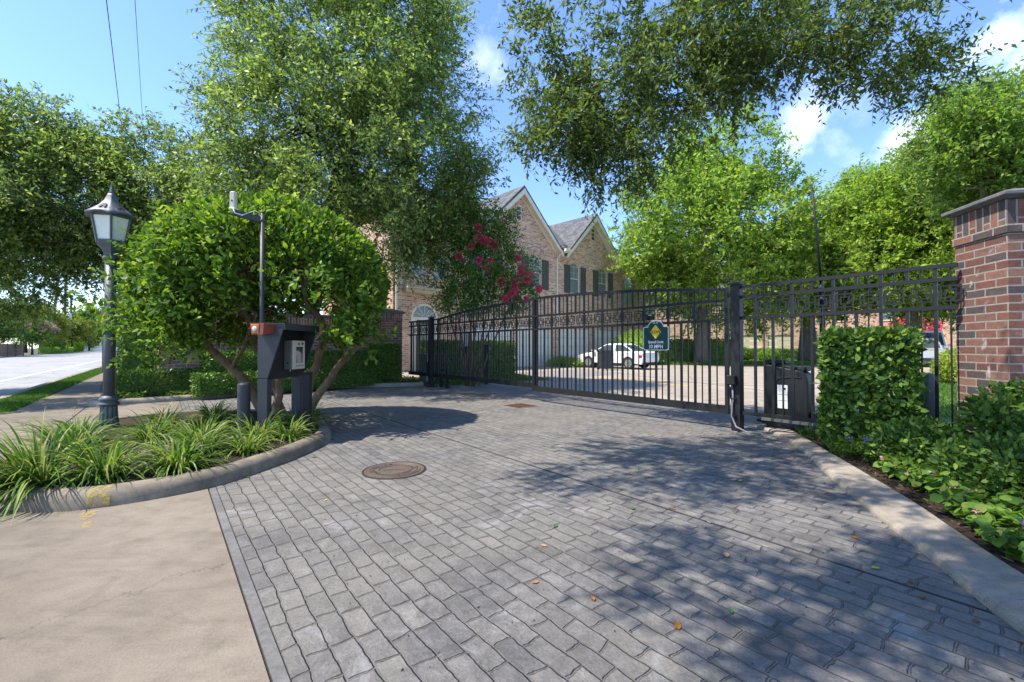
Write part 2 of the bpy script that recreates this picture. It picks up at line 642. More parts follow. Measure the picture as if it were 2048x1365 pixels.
def bush(name, label, cat, kind, dims, n, lm, bm, seed, L=0.06, W=0.03, depth=0.14, loc=(0, 0, 0), rotz=0.0, group=None, core=0.10, fold=True, zmin=0.0, wild=0.5):
    rng = np.random.default_rng(seed)
    root = thing(name, label, cat, loc, rotz, group)
    P, O = surface_leaves(rng, kind, dims, n, depth)
    k = P[:, 2] > zmin
    P, O = P[k], O[k]
    m = len(P)
    A = nrm(O * 0.55 + rng.normal(size=(m, 3)) * 0.6 + np.array([0, 0, 0.25]))
    U = nrm(O * 0.9 + rng.normal(size=(m, 3)) * wild + np.array([0, 0, 0.4]))
    s = rng.uniform(0.65, 1.3, m)
    v, q = leaf_arrays(P, A, U, L * s, W * s, fold)
    fast_mesh('foliage', v, q, lm, root)
    mb = MB()
    if kind == 'box':
        x0, x1, y0, y1, z0, z1 = dims
        mb.box(x0 + core, x1 - core, y0 + core, y1 - core, max(z0, zmin) + 0.03, z1 - core)
    else:
        cx, cy, cz, rx, ry, rz = dims
        k2 = max(0.3, 1 - depth * 1.05)
        mb.lathe([(rx * k2 * math.cos(t), max(zmin + 0.02, cz + rz * k2 * math.sin(t))) for t in [math.pi * (-0.5 + i / 10) for i in range(11)]], 14, (cx, cy))
    mb.build('inner_foliage', lm, root)
    # a few stems to the ground
    sb = MB()
    for _ in range(5):
        if kind == 'box':
            x, y = rng.uniform(x0 + core * 2, x1 - core * 2), rng.uniform(y0 + core, y1 - core)
            zt = z1 * 0.6
        else:
            x, y = cx + rng.uniform(-.3, .3) * rx, cy + rng.uniform(-.3, .3) * ry
            zt = cz
        sb.tube([(x * 0.9 + 0.1 * (dims[0] if kind != 'box' else x), y, -0.02), (x, y, zt * 0.5), (x + rng.uniform(-.1, .1), y, zt)], [0.018, 0.014, 0.008], 5)
    sb.build('stem', bm, root)
    return root
# ================================================================== camera, light, sky
cam = bpy.data.objects.new('camera', bpy.data.cameras.new('camera'))
COL.objects.link(cam)
cam.location = (0, 0, H)
cam.rotation_euler = (R_(90.814), 0, 0)
cam.data.sensor_width = 36
cam.data.lens = 15.47
cam.data.clip_end = 2000
cam.data.clip_start = 0.05
SC.camera = cam

SUN_EL, SUN_AZ = 59.0, (-0.966, -0.26)     # the sun stands high over the street side, slightly behind the viewer
sd = Vector((SUN_AZ[0] * math.cos(R_(SUN_EL)), SUN_AZ[1] * math.cos(R_(SUN_EL)), math.sin(R_(SUN_EL)))).normalized()
sun = bpy.data.objects.new('sun', bpy.data.lights.new('sun', 'SUN'))
COL.objects.link(sun)
sun.data.energy = 3.6
sun.data.angle = R_(0.53)
sun.data.color = (1.0, 0.94, 0.84)
sun.rotation_euler = sd.to_track_quat('Z', 'Y').to_euler()
sun.location = (-20, -10, 40)

W = bpy.data.worlds.new('World')
SC.world = W
W.use_nodes = True
wt = W.node_tree
wt.nodes.clear()
wo = wt.nodes.new('ShaderNodeOutputWorld')
bg = wt.nodes.new('ShaderNodeBackground')
sky = wt.nodes.new('ShaderNodeTexSky')
sky.sky_type = 'NISHITA'
sky.sun_disc = False
sky.sun_elevation = R_(SUN_EL)
sky.sun_rotation = math.atan2(SUN_AZ[0], SUN_AZ[1])
sky.air_density = 1.0
sky.dust_density = 0.1
sky.ozone_density = 2.5
tcw = wt.nodes.new('ShaderNodeTexCoord')


def wmath(op, a, b=0.0, c=0.0):
    m = wt.nodes.new('ShaderNodeMath')
    m.operation = op
    for i, v in enumerate((a, b, c)):
        if isinstance(v, (int, float)):
            m.inputs[i].default_value = v
        else:
            wt.links.new(v, m.inputs[i])
    return m.outputs[0]


# a few fair-weather clouds, each round its own direction in the sky
mask = None
cn = wt.nodes.new('ShaderNodeTexNoise')
cn.inputs['Scale'].default_value = 7.0
cn.inputs['Detail'].default_value = 9
cn.inputs['Roughness'].default_value = 0.58
wt.links.new(tcw.outputs['Generated'], cn.inputs['Vector'])
for (dx, dy, dz, rad, amt) in ((1.06, 1, .61, .13, .7), (1.2, 1, .68, .13, .75), (.92, 1, .485, .075, .55), (.665, 1, .475, .055, .6), (.74, 1, .455, .05, .3), (.85, 1, .56, .1, .2),
                               (-.05, 1, .70, .10, .35), (-.9, 1, .10, .2, .4)):
    v = Vector((dx, dy, dz)).normalized()
    dn = wt.nodes.new('ShaderNodeVectorMath')
    dn.operation = 'DISTANCE'
    wt.links.new(tcw.outputs['Generated'], dn.inputs[0])
    dn.inputs[1].default_value = v
    m = wmath('MULTIPLY_ADD', dn.outputs['Value'], -.8 / rad, .8)
    m = wmath('ADD', m, wmath('MULTIPLY_ADD', cn.outputs['Fac'], 5.0, -2.75))
    m = wmath('MINIMUM', wmath('MAXIMUM', wmath('MULTIPLY', m, .9), 0.0), 1.0)
    near = wmath('GREATER_THAN', wmath('MULTIPLY_ADD', dn.outputs['Value'], -1.0 / (rad * 1.5), 1.0), 0.0)
    fall = wmath('MAXIMUM', wmath('MULTIPLY_ADD', dn.outputs['Value'], -1.0 / (rad * 1.5), 1.0), 0.0)
    m = wmath('MULTIPLY', m, wmath('MINIMUM', wmath('MULTIPLY', fall, 2.2), amt))
    mask = m if mask is None else wmath('MAXIMUM', mask, m)
wm = wt.nodes.new('ShaderNodeMix')
wm.data_type = 'RGBA'
wt.links.new(mask, wm.inputs[0])
tint = wt.nodes.new('ShaderNodeMix')
tint.data_type = 'RGBA'
tint.blend_type = 'MULTIPLY'
tint.inputs[0].default_value = 1.0
tint.inputs[7].default_value = (0.78, 0.86, 1.0, 1)
wt.links.new(sky.outputs[0], tint.inputs[6])
wt.links.new(tint.outputs[2], wm.inputs[6])
wm.inputs[7].default_value = (7.0, 7.4, 8.0, 1)
wt.links.new(wm.outputs[2], bg.inputs['Color'])
bg.inputs['Strength'].default_value = 0.148
wt.links.new(bg.outputs[0], wo.inputs['Surface'])
SC.view_settings.view_transform = 'Standard'
SC.view_settings.look = 'None'
SC.view_settings.exposure = 1.27
SC.view_settings.gamma = 1
SC.cycles.max_bounces = 7
SC.cycles.transparent_max_bounces = 6
SC.cycles.diffuse_bounces = 4
SC.cycles.transmission_bounces = 3
SC.cycles.sample_clamp_indirect = 4
SC.cycles.use_denoising = True

# ================================================================== materials
M = {}
M['steel'] = m_paint('black_painted_steel', (0.012, 0.012, 0.014), 0.5, 0, 0.35, 5, 0.06, (0.018, 0.018, 0.019), 0.3)
M['steel2'] = m_paint('charcoal_painted_steel', (0.035, 0.036, 0.042), 0.5, 0, 0.3, 4, 0.05, (0.046, 0.046, 0.052))
M['lampgrey'] = m_paint('weathered_lamp_paint', (0.066, 0.075, 0.09), 0.5, 0, 0.3, 7, 0.08, (0.1, 0.108, 0.12))
M['frost'] = m_paint('frosted_glass', (0.80, 0.82, 0.77), 0.3, 0, 0.25, 9, 0.03, (0.68, 0.69, 0.60))
M['beige'] = m_paint('beige_plastic', (0.62, 0.56, 0.44), 0.45, 0, 0.15, 12, 0.02)
M['beigemetal'] = m_paint('beige_metal', (0.60, 0.52, 0.38), 0.4, 0, 0.15, 20, 0.02)
M['greymetal'] = m_paint('grey_metal', (0.16, 0.165, 0.15), 0.42, 0.3, 0.2, 10, 0.03)
M['galv'] = m_paint('galvanised_steel', (0.30, 0.32, 0.35), 0.45, 0.5, 0.3, 14, 0.04)
M['red'] = m_paint('faded_red_plastic', (0.30, 0.055, 0.03), 0.5, 0, 0.5, 20, 0.05)
M['amber'] = m_paint('amber_plastic', (0.5, 0.16, 0.02), 0.4, 0, 0.4, 20, 0.05)
M['white'] = m_paint('white_paint', (0.72, 0.72, 0.70), 0.4, 0, 0.1, 8, 0.02)
M['carwhite'] = m_paint('white_car_paint', (0.78, 0.78, 0.79), 0.18, 0, 0.04, 2, 0.0, None, 0.6)
M['silver'] = m_paint('silver_car_paint', (0.45, 0.46, 0.47), 0.22, 0.4, 0.06, 2, 0.0)
M['dkcar'] = m_paint('dark_car_paint', (0.03, 0.03, 0.035), 0.2, 0.1, 0.1, 2, 0.0)
M['rubber'] = m_paint('tyre_rubber', (0.022, 0.022, 0.022), 0.8, 0, 0.3, 20, 0.1)
M['alloy'] = m_paint('alloy_wheel', (0.5, 0.5, 0.51), 0.3, 0.7, 0.2, 20, 0.0)
M['tail'] = m_paint('red_lamp_lens', (0.45, 0.01, 0.015), 0.15, 0, 0.2, 20, 0.0)
M['glass'] = m_glass('dark_window_glass')
M['carglass'] = m_glass('car_glass', (0.035, 0.05, 0.05), 0.05)
M['binplastic'] = m_paint('dark_bin_plastic', (0.03, 0.033, 0.038), 0.5, 0, 0.2, 8, 0.04)
M['oppl'] = m_paint('dark_operator_plastic', (0.014, 0.017, 0.018), 0.5, 0, 0.25, 6, 0.03, None, 0.3)
M['pvc'] = m_paint('grey_green_pvc', (0.22, 0.27, 0.26), 0.5, 0, 0.2, 6, 0.03)
M['signgreen'] = m_paint('dark_green_sign', (0.006, 0.048, 0.045), 0.35, 0, 0.25, 9, 0.0)
M['signwhite'] = m_paint('white_sign_print', (0.74, 0.74, 0.71), 0.4, 0, 0.08, 9, 0.0)
M['signyellow'] = m_paint('yellow_sign_print', (0.72, 0.5, 0.03), 0.4, 0, 0.15, 9, 0.0)
M['signblack'] = m_paint('dark_sign_print', (0.03, 0.02, 0.01), 0.5, 0, 0.15, 9, 0.0)
M['iron'] = m_paint('rusty_cast_iron', (0.10, 0.075, 0.062), 0.62, 0.3, 0.4, 14, 0.25, (0.165, 0.115, 0.085))
M['irondark'] = m_paint('dark_cast_iron', (0.045, 0.036, 0.032), 0.7, 0.3, 0.4, 14, 0.25)
M['rust'] = m_paint('rusted_grate', (0.16, 0.065, 0.035), 0.8, 0.1, 0.5, 22, 0.3)
M['trim'] = m_paint('cream_trim_paint', (0.82, 0.75, 0.60), 0.55, 0, 0.15, 3, 0.03)
M['tantrim'] = m_paint('tan_trim_paint', (0.55, 0.46, 0.28), 0.6, 0, 0.2, 3, 0.03)
M['shutter'] = m_paint('grey_green_shutter', (0.075, 0.09, 0.075), 0.6, 0, 0.2, 3, 0.05)
M['garage'] = m_paint('white_garage_door', (0.76, 0.71, 0.62), 0.5, 0, 0.1, 1.5, 0.03)
M['wood'] = m_bark('weathered_fence_board', (0.24, 0.17, 0.12), (0.13, 0.09, 0.07), 0.4)
M['pole'] = m_bark('utility_pole_wood', (0.30, 0.26, 0.22), (0.20, 0.17, 0.15), 0.4)
M['darkpole'] = m_paint('dark_pole', (0.05, 0.055, 0.06), 0.7, 0, 0.2, 3, 0.1)
M['blue'] = m_paint('blue_hydrant_paint', (0.03, 0.16, 0.55), 0.45, 0, 0.2, 9, 0.03)
M['wire'] = m_paint('dark_cable', (0.03, 0.03, 0.035), 0.6, 0, 0.2, 1, 0.0)
M['conduit'] = m_paint('grey_conduit', (0.20, 0.21, 0.22), 0.45, 0.1, 0.2, 9, 0.03)
M['cap'] = m_concrete('weathered_cap_stone', (0.19, 0.185, 0.18), (0.10, 0.10, 0.10), 3, rough=0.9)
M['kerb'] = m_concrete('kerb_concrete', (0.34, 0.29, 0.23), (0.235, 0.20, 0.155), 1.5, rough=0.9, speck=0.75)
M['kerb2'] = m_concrete('island_kerb_concrete', (0.30, 0.25, 0.185), (0.14, 0.112, 0.082), 2.2, rough=0.9, speck=0.5)
M['walk'] = m_concrete('apron_concrete', (0.238, 0.197, 0.152), (0.165, 0.133, 0.102), 0.9, rough=0.9, speck=0.4)
M['court'] = m_concrete('court_concrete', (0.37, 0.315, 0.255), (0.31, 0.26, 0.21), 0.5, rough=0.9, speck=0.3)
M['road'] = m_concrete('road_surface', (0.36, 0.35, 0.335), (0.28, 0.275, 0.265), 0.35, rough=0.9, speck=0.3)
M['roadyellow'] = m_paint('worn_yellow_paint', (0.55, 0.40, 0.10), 0.7, 0, 0.4, 3, 0.1, (0.42, 0.34, 0.18))
M['yellow'] = m_paint('yellow_line_paint', (0.66, 0.47, 0.04), 0.7, 0, 0.3, 5, 0.1)
M['roadwhite'] = m_paint('worn_white_paint', (0.70, 0.70, 0.68), 0.7, 0, 0.15, 3, 0.1)
M['joint'] = m_paint('dark_joint', (0.035, 0.03, 0.028), 0.95, 0, 0.5, 12, 0.3)
M['mulch'] = m_concrete('bark_mulch', (0.055, 0.034, 0.024), (0.03, 0.02, 0.015), 9, rough=1.0, speck=0.9)
M['soil'] = m_concrete('ground_soil', (0.10, 0.09, 0.05), (0.07, 0.085, 0.03), 1.2, rough=1.0, speck=0.7)
M['lawn'] = m_concrete('lawn_turf', (0.10, 0.17, 0.035), (0.075, 0.13, 0.03), 2.5, rough=0.95, speck=0.9)
M['shingle'] = m_brick('roof_shingle', [(0.10, 0.10, 0.105), (0.14, 0.14, 0.145), (0.12, 0.118, 0.12), (0.165, 0.16, 0.16)], (0.06, 0.06, 0.06), 0.30, 0.14, 0.008)
PB = [(0.18, 0.08, 0.06), (0.22, 0.11, 0.08), (0.095, 0.072, 0.068), (0.20, 0.088, 0.064), (0.15, 0.068, 0.053), (0.25, 0.135, 0.095), (0.078, 0.068, 0.07), (0.19, 0.10, 0.076)]
M['pillarbrick'] = m_brick('red_pillar_brick', PB, (0.34, 0.30, 0.26), 0.235, 0.081, 0.008, white=0.55)
M['pillarsoldier'] = m_brick('red_soldier_brick', PB, (0.34, 0.30, 0.26), 0.40, 0.081, 0.008, vertical=True)
HB = [(0.60, 0.32, 0.19), (0.72, 0.44, 0.27), (0.42, 0.24, 0.17), (0.66, 0.36, 0.21), (0.75, 0.50, 0.31), (0.55, 0.29, 0.17), (0.30, 0.20, 0.155), (0.70, 0.40, 0.24)]
M['housebrick'] = m_brick('house_brick', HB, (0.78, 0.68, 0.57), 0.30, 0.105, 0.013)
M['housesoldier'] = m_brick('house_soldier_brick', HB, (0.78, 0.68, 0.57), 0.5, 0.105, 0.013, vertical=True)
WB = [(0.24, 0.11, 0.08), (0.31, 0.15, 0.10), (0.15, 0.085, 0.075), (0.27, 0.12, 0.085), (0.34, 0.18, 0.125), (0.13, 0.085, 0.08)]
M['wallbrick'] = m_brick('garden_wall_brick', WB, (0.50, 0.43, 0.37), 0.235, 0.081, 0.008)
M['wallsoldier'] = m_brick('garden_wall_soldier_brick', WB, (0.50, 0.43, 0.37), 0.4, 0.081, 0.008, vertical=True)

# foliage
M['topiary'] = m_leaf('glossy_topiary_leaf', [(0.045, 0.095, 0.018), (0.09, 0.175, 0.026), (0.16, 0.27, 0.034), (0.31, 0.42, 0.05)], 0.42, 0.5)
M['shoot'] = m_leaf('young_topiary_leaf', [(0.16, 0.28, 0.03), (0.28, 0.42, 0.04), (0.44, 0.54, 0.07)], 0.42, 0.5)
M['oak'] = m_leaf('oak_leaf_olive', [(0.115, 0.18, 0.055), (0.19, 0.28, 0.08), (0.27, 0.37, 0.11), (0.40, 0.47, 0.16)], 0.5, 0.40)
M['oakdark'] = m_leaf('oak_leaf_dark', [(0.066, 0.108, 0.034), (0.105, 0.162, 0.046), (0.15, 0.215, 0.06), (0.235, 0.295, 0.09)], 0.48, 0.38)
M['elm'] = m_leaf('elm_leaf_bright', [(0.13, 0.23, 0.035), (0.21, 0.36, 0.048), (0.31, 0.46, 0.065), (0.46, 0.54, 0.10)], 0.5, 0.5)
M['elm2'] = m_leaf('elm_leaf_deep', [(0.10, 0.20, 0.033), (0.17, 0.31, 0.045), (0.25, 0.40, 0.058), (0.37, 0.48, 0.085)], 0.5, 0.5)
M['hedge'] = m_leaf('hedge_leaf', [(0.045, 0.095, 0.024), (0.08, 0.16, 0.032), (0.125, 0.225, 0.04), (0.21, 0.33, 0.06)], 0.34, 0.32)
M['shrub'] = m_leaf('round_shrub_leaf', [(0.038, 0.082, 0.024), (0.07, 0.14, 0.03), (0.12, 0.21, 0.035), (0.24, 0.35, 0.05)], 0.36, 0.45)
M['cover'] = m_leaf('ground_cover_leaf', [(0.05, 0.11, 0.02), (0.09, 0.18, 0.025), (0.14, 0.24, 0.04), (0.24, 0.28, 0.06)], 0.32, 0.4)
M['begonia'] = m_leaf('begonia_leaf', [(0.07, 0.15, 0.025), (0.11, 0.22, 0.03), (0.17, 0.29, 0.05), (0.21, 0.25, 0.06)], 0.4, 0.3)
M['pinkbloom'] = m_leaf('pink_petal', [(0.55, 0.08, 0.14), (0.66, 0.25, 0.30), (0.72, 0.45, 0.46)], 0.3, 0.5, (1.1, 0.8, 0.85))
M['redbloom'] = m_leaf('crepe_bloom', [(0.60, 0.04, 0.13), (0.72, 0.11, 0.22), (0.78, 0.22, 0.32)], 0.3, 0.5, (1.1, 0.7, 0.75))
M['palepink'] = m_leaf('pale_pink_bloom', [(0.5, 0.2, 0.28), (0.58, 0.3, 0.36), (0.62, 0.4, 0.42)], 0.3, 0.6, (1.1, 0.9, 0.9))
M['bluebloom'] = m_leaf('blue_petal', [(0.08, 0.09, 0.3), (0.16, 0.16, 0.42), (0.25, 0.24, 0.5)], 0.3, 0.5, (0.9, 0.9, 1.1))
M['liriope'] = m_leaf('grassy_blade', [(0.04, 0.09, 0.02), (0.075, 0.15, 0.026), (0.125, 0.225, 0.036), (0.25, 0.34, 0.07), (0.32, 0.27, 0.13)], 0.38, 0.45)
M['turf'] = m_leaf('turf_blade', [(0.06, 0.13, 0.02), (0.1, 0.2, 0.03), (0.15, 0.25, 0.05)], 0.3, 0.5)
M['yellowshrub'] = m_leaf('yellow_green_leaf', [(0.17, 0.25, 0.03), (0.28, 0.36, 0.04), (0.40, 0.44, 0.06)], 0.35, 0.45)
M['farleaf'] = m_leaf('far_tree_leaf', [(0.05, 0.11, 0.028), (0.085, 0.165, 0.035), (0.12, 0.21, 0.045), (0.17, 0.26, 0.06)], 0.34, 0.55)
M['farleaf2'] = m_leaf('far_tree_leaf_grey', [(0.075, 0.11, 0.06), (0.11, 0.155, 0.075), (0.15, 0.20, 0.09)], 0.34, 0.55)
M['farleaf3'] = m_leaf('far_tree_leaf_gold', [(0.13, 0.18, 0.03), (0.2, 0.25, 0.045), (0.3, 0.30, 0.06)], 0.34, 0.55)
M['mulchchip'] = m_leaf('mulch_chip', [(0.03, 0.018, 0.012), (0.06, 0.036, 0.022), (0.10, 0.065, 0.04)], 0.0, 0.9)
M['bark'] = m_bark('oak_bark', (0.075, 0.06, 0.05), (0.03, 0.025, 0.022))
M['barktan'] = m_bark('tan_smooth_bark', (0.29, 0.20, 0.125), (0.14, 0.09, 0.06), 0.7)
M['barkgrey'] = m_bark('grey_elm_bark', (0.20, 0.165, 0.13), (0.11, 0.09, 0.075), 0.8)
for k, c in (('fall_orange', (0.42, 0.16, 0.02)), ('fall_brown', (0.16, 0.085, 0.04)), ('fall_green', (0.05, 0.16, 0.03)), ('fall_yellow', (0.42, 0.40, 0.06)), ('fall_tan', (0.42, 0.28, 0.17))):
    M[k] = m_leaf(k + '_leaf', [c, tuple(x * 1.2 for x in c)], 0.2, 0.5)


# stamped brick drive
def make_drive():
    N = NT('stamped_brick_concrete')
    tc = N.n('ShaderNodeTexCoord')
    mp = N.n('ShaderNodeMapping')
    mp.inputs['Rotation'].default_value = (0, 0, -math.atan2(AX[1], AX[0]))
    N.l(tc.outputs['Object'], mp.inputs['Vector'])
    o = mp.outputs[0]
    w1 = N.noise(o, 5.0, 4, 0.6)
    w2 = N.noise(o, 1.1, 2, 0.5)
    a = N.n('ShaderNodeVectorMath', operation='MULTIPLY_ADD')
    N.l(w1.outputs['Color'], a.inputs[0])
    a.inputs[1].default_value = (0.07, 0.042, 0)
    N.l(o, a.inputs[2])
    b = N.n('ShaderNodeVectorMath', operation='MULTIPLY_ADD')
    N.l(w2.outputs['Color'], b.inputs[0])
    b.inputs[1].default_value = (0.16, 0.05, 0)
    N.l(a.outputs[0], b.inputs[2])
    br = N.n('ShaderNodeTexBrick')
    br.offset = 0.5
    br.squash = 1.18
    br.squash_frequency = 3
    br.inputs['Color1'].default_value = (0, 0, 0, 1)
    br.inputs['Color2'].default_value = (1, 1, 1, 1)
    br.inputs['Mortar'].default_value = (0.5, 0.5, 0.5, 1)
    br.inputs['Scale'].default_value = 1
    br.inputs['Mortar Size'].default_value = 0.0075
    br.inputs['Mortar Smooth'].default_value = 0.8
    br.inputs['Brick Width'].default_value = 0.195
    br.inputs['Row Height'].default_value = 0.1
    N.l(b.outputs[0], br.inputs['Vector'])
    mid = N.noise(o, 12, 8, 0.7, 0.6)
    big = N.noise(o, 0.7, 6, 0.62, 0.8)
    fine = N.noise(o, 70, 6, 0.8)
    patch = N.noise(o, 2.4, 6, 0.66, 0.5)
    col = N.ramp(br.outputs['Color'], [(0.0, (0.100, 0.095, 0.094)), (0.35, (0.163, 0.151, 0.140)), (0.7, (0.130, 0.123, 0.119)), (1.0, (0.192, 0.176, 0.158))])
    col = N.mix(0.8, col, N.ramp(mid.outputs['Fac'], [(0.30, 0.5), (0.5, 1.0), (0.70, 1.6)]), 'MULTIPLY')
    # worn, dusty patches in a warm grey
    dust = N.ramp(big.outputs['Fac'], [(0.38, 0.0), (0.64, 0.7)])
    col = N.mix(dust, col, (0.198, 0.177, 0.150))
    col = N.mix(0.7, col, N.ramp(patch.outputs['Fac'], [(0.3, 0.66), (0.5, 1.0), (0.72, 1.22)]), 'MULTIPLY')
    col = N.mix(0.6, col, N.ramp(fine.outputs['Fac'], [(0.3, 0.38), (0.5, 1.0), (0.7, 1.6)]), 'MULTIPLY')
    wt_ = N.noise(o, 1.7, 9, 0.78, 1.2)
    col = N.mix(N.ramp(wt_.outputs['Fac'], [(0.57, 0.0), (0.66, 0.55)]), col, (0.31, 0.305, 0.30))
    # two faint tyre tracks and a few oil spots along the drive
    sx = N.n('ShaderNodeSeparateXYZ')
    N.l(b.outputs[0], sx.inputs[0])
    ty = N.math('PINGPONG', N.math('ADD', sx.outputs['Y'], 0.35), 0.8)
    tr_ = N.math('MULTIPLY', N.ramp(ty, [(0.0, 1.0), (0.22, 0.0)]), N.ramp(big.outputs['Fac'], [(0.4, 0.6), (0.65, 0.15)]))
    col = N.mix(N.math('MULTIPLY', tr_, 0.2), col, (0.075, 0.073, 0.072))
    oil = N.noise(o, 1.35, 3, 0.45)
    col = N.mix(N.ramp(oil.outputs['Fac'], [(0.71, 0.0), (0.78, 0.4)]), col, (0.06, 0.058, 0.056))
    # joints: dark in places, filled with tan dirt in others
    jn = N.noise(o, 3.5, 5, 0.7)
    jc = N.ramp(jn.outputs['Fac'], [(0.36, (0.055, 0.05, 0.046)), (0.50, (0.12, 0.105, 0.088)), (0.66, (0.24, 0.205, 0.165))])
    jf = N.math('MULTIPLY', br.outputs['Fac'], N.ramp(N.noise(o, 7, 4, 0.7).outputs['Fac'], [(0.34, 0.05), (0.66, 0.72)]))
    col = N.mix(jf, col, jc)
    h = N.math('MULTIPLY_ADD', mid.outputs['Fac'], 0.5)
    hm = N.math('MULTIPLY', br.outputs['Fac'], -1.0)
    N.l(hm, h.node.inputs[2])
    h2 = N.math('MULTIPLY_ADD', fine.outputs['Fac'], 0.3)
    N.l(h, h2.node.inputs[2])
    rough = N.ramp(mid.outputs['Fac'], [(0.3, 0.62), (0.7, 0.85)])
    N.pbr(col, rough, 0, h2, 1.0, 0.022, 0.4)
    return N.m


M['drive'] = make_drive()

# ================================================================== ground
gmb = MB()
gmb.sheet([(900 * math.cos(2 * math.pi * i / 48), 900 * math.sin(2 * math.pi * i / 48)) for i in range(48)], -0.17)
struct(gmb.build('ground', M['soil']))


def slab(name, abpoly, z0, z1, mat, world=False):
    mb = MB()
    pts = [p if world else ab(p[0], p[1])[:2] for p in abpoly]
    ar = sum(pts[i][0] * pts[(i + 1) % len(pts)][1] - pts[(i + 1) % len(pts)][0] * pts[i][1] for i in range(len(pts)))
    if ar < 0:
        pts = pts[::-1]
    mb.prism(pts, z0, z1)
    return struct(mb.build(name, mat))


slab('road', [(-60, -16.5), (400, -16.5), (400, -3.05), (-60, -3.05)], -0.16, -0.13, M['road'])
slab('road_marking', [(-40, -5.0), (380, -5.0), (380, -4.86), (-40, -4.86)], -0.128, -0.126, M['roadwhite'])
slab('road_marking', [(-40, -9.35), (380, -9.35), (380, -9.23), (-40, -9.23)], -0.128, -0.126, M['roadyellow'])
slab('road_marking', [(-40, -9.12), (380, -9.12), (380, -9.0), (-40, -9.0)], -0.128, -0.126, M['roadyellow'])
# apron between street and drive, and the pavement going on beyond it
slab('apron', [(-12, -3.0), (11.9, -3.0), (11.9, -1.19), (-12, -1.19)], -0.16, 0.0, M['walk'])
slab('apron', [(-12, -1.17), (12.3, -1.17), (12.3, 0.314), (-12, 0.314)], -0.16, 0.0, M['walk'])
slab('paving_joint', [(-12, -1.2), (14, -1.2), (14, -1.16), (-12, -1.16)], -0.05, -0.012, M['joint'])
for k in range(12):
    a0 = 11.92 + k * 6.02
    slab('sidewalk', [(a0, -2.15), (a0 + 6.0, -2.15), (a0 + 6.0, -1.19), (a0, -1.19)], -0.16, -0.004, M['walk'])
slab('street_kerb', [(12.2, -3.05), (160, -3.05), (160, -2.88), (12.2, -2.88)], -0.16, 0.01, M['kerb'])
slab('street_kerb', [(-60, -16.7), (380, -16.7), (380, -16.5), (-60, -16.5)], -0.16, 0.0, M['kerb'])
slab('verge', [(12.2, -2.87), (160, -2.87), (160, -2.16), (12.2, -2.16)], -0.16, -0.02, M['lawn'])
slab('far_verge', [(-60, -19.0), (380, -19.0), (380, -16.71), (-60, -16.71)], -0.16, -0.02, M['lawn'])
slab('far_sidewalk', [(-60, -20.6), (380, -20.6), (380, -19.0), (-60, -19.0)], -0.16, -0.01, M['walk'])
# drive
slab('driveway', [(-9, 0.378), (14.0, 0.378), (14.0, 2.932), (-9, 2.932)], -0.16, 0.0, M['drive'])
slab('driveway', [(-9, 2.964), (14.0, 2.964), (14.0, 6.33), (-9, 6.33)], -0.16, 0.0, M['drive'])
slab('driveway', [(-6, 6.36), (13.6, 6.36), (12.6, 8.3), (-2, 9.3), (-6, 9.3)], -0.16, 0.0, M['drive'])
slab('paving_joint', [(-9, 2.9), (14, 2.9), (14, 2.99), (-9, 2.99)], -0.05, -0.004, M['joint'])
slab('paving_joint', [(-9, 6.3), (14, 6.3), (14, 6.39), (-9, 6.39)], -0.05, -0.004, M['joint'])
slab('driveway_border', [(-9, 0.324), (14, 0.324), (14, 0.372), (-9, 0.372)], -0.16, -0.001, m_concrete('border_cement', (0.19, 0.18, 0.168), (0.13, 0.125, 0.12), 5))
slab('paving_joint', [(-9, 0.29), (14, 0.29), (14, 0.45), (-9, 0.45)], -0.05, -0.01, M['joint'])
slab('court', [(-30, 8.0), (60, 8.0), (60, 70), (-30, 70)], -0.16, -0.012, M['court'])
for (p, q) in (((9.5, 3.0), (1.6, 33.0)), ((16.0, 7.5), (5.0, 16.0))):
    mb = MB()
    mb.rail((p[0], p[1], -0.010), (q[0], q[1], -0.010), 0.03, 0.006)
    struct(mb.build('paving_joint', M['joint']))
yl = MB()
yl.rail((3.58, 18.2, -0.008), (5.5, 13.7, -0.008), 0.12, 0.006)
yl.rail((3.58, 18.2, -0.008), (2.7, 19.2, -0.008), 0.10, 0.006)
struct(yl.build('yellow_line', M['yellow']))
slab('paved_bay', [(1.5, 15.5), (3.0, 17.9), (5.2, 20.8), (3.6, 24.0), (-1.5, 19.5)], -0.02, -0.004, m_concrete('bay_paving', (0.30, 0.27, 0.25), (0.22, 0.20, 0.19), 2), True)
slab('lawn', [(-1.9, 13.9), (0.2, 15.4), (1.5, 16.4), (0.2, 19.3), (-4.5, 16.5), (-3.4, 14.6)], -0.02, 0.01, M['lawn'], True)
slab('lawn', [(5.5, 7.0), (16.5, 20.3), (27, 22), (30, 4), (9, 3.6)], -0.02, 0.015, M['lawn'], True)
slab('lawn', [(7.6, 31.0), (19, 29.0), (30, 31), (33, 46), (8, 46)], -0.02, 0.06, M['lawn'], True)


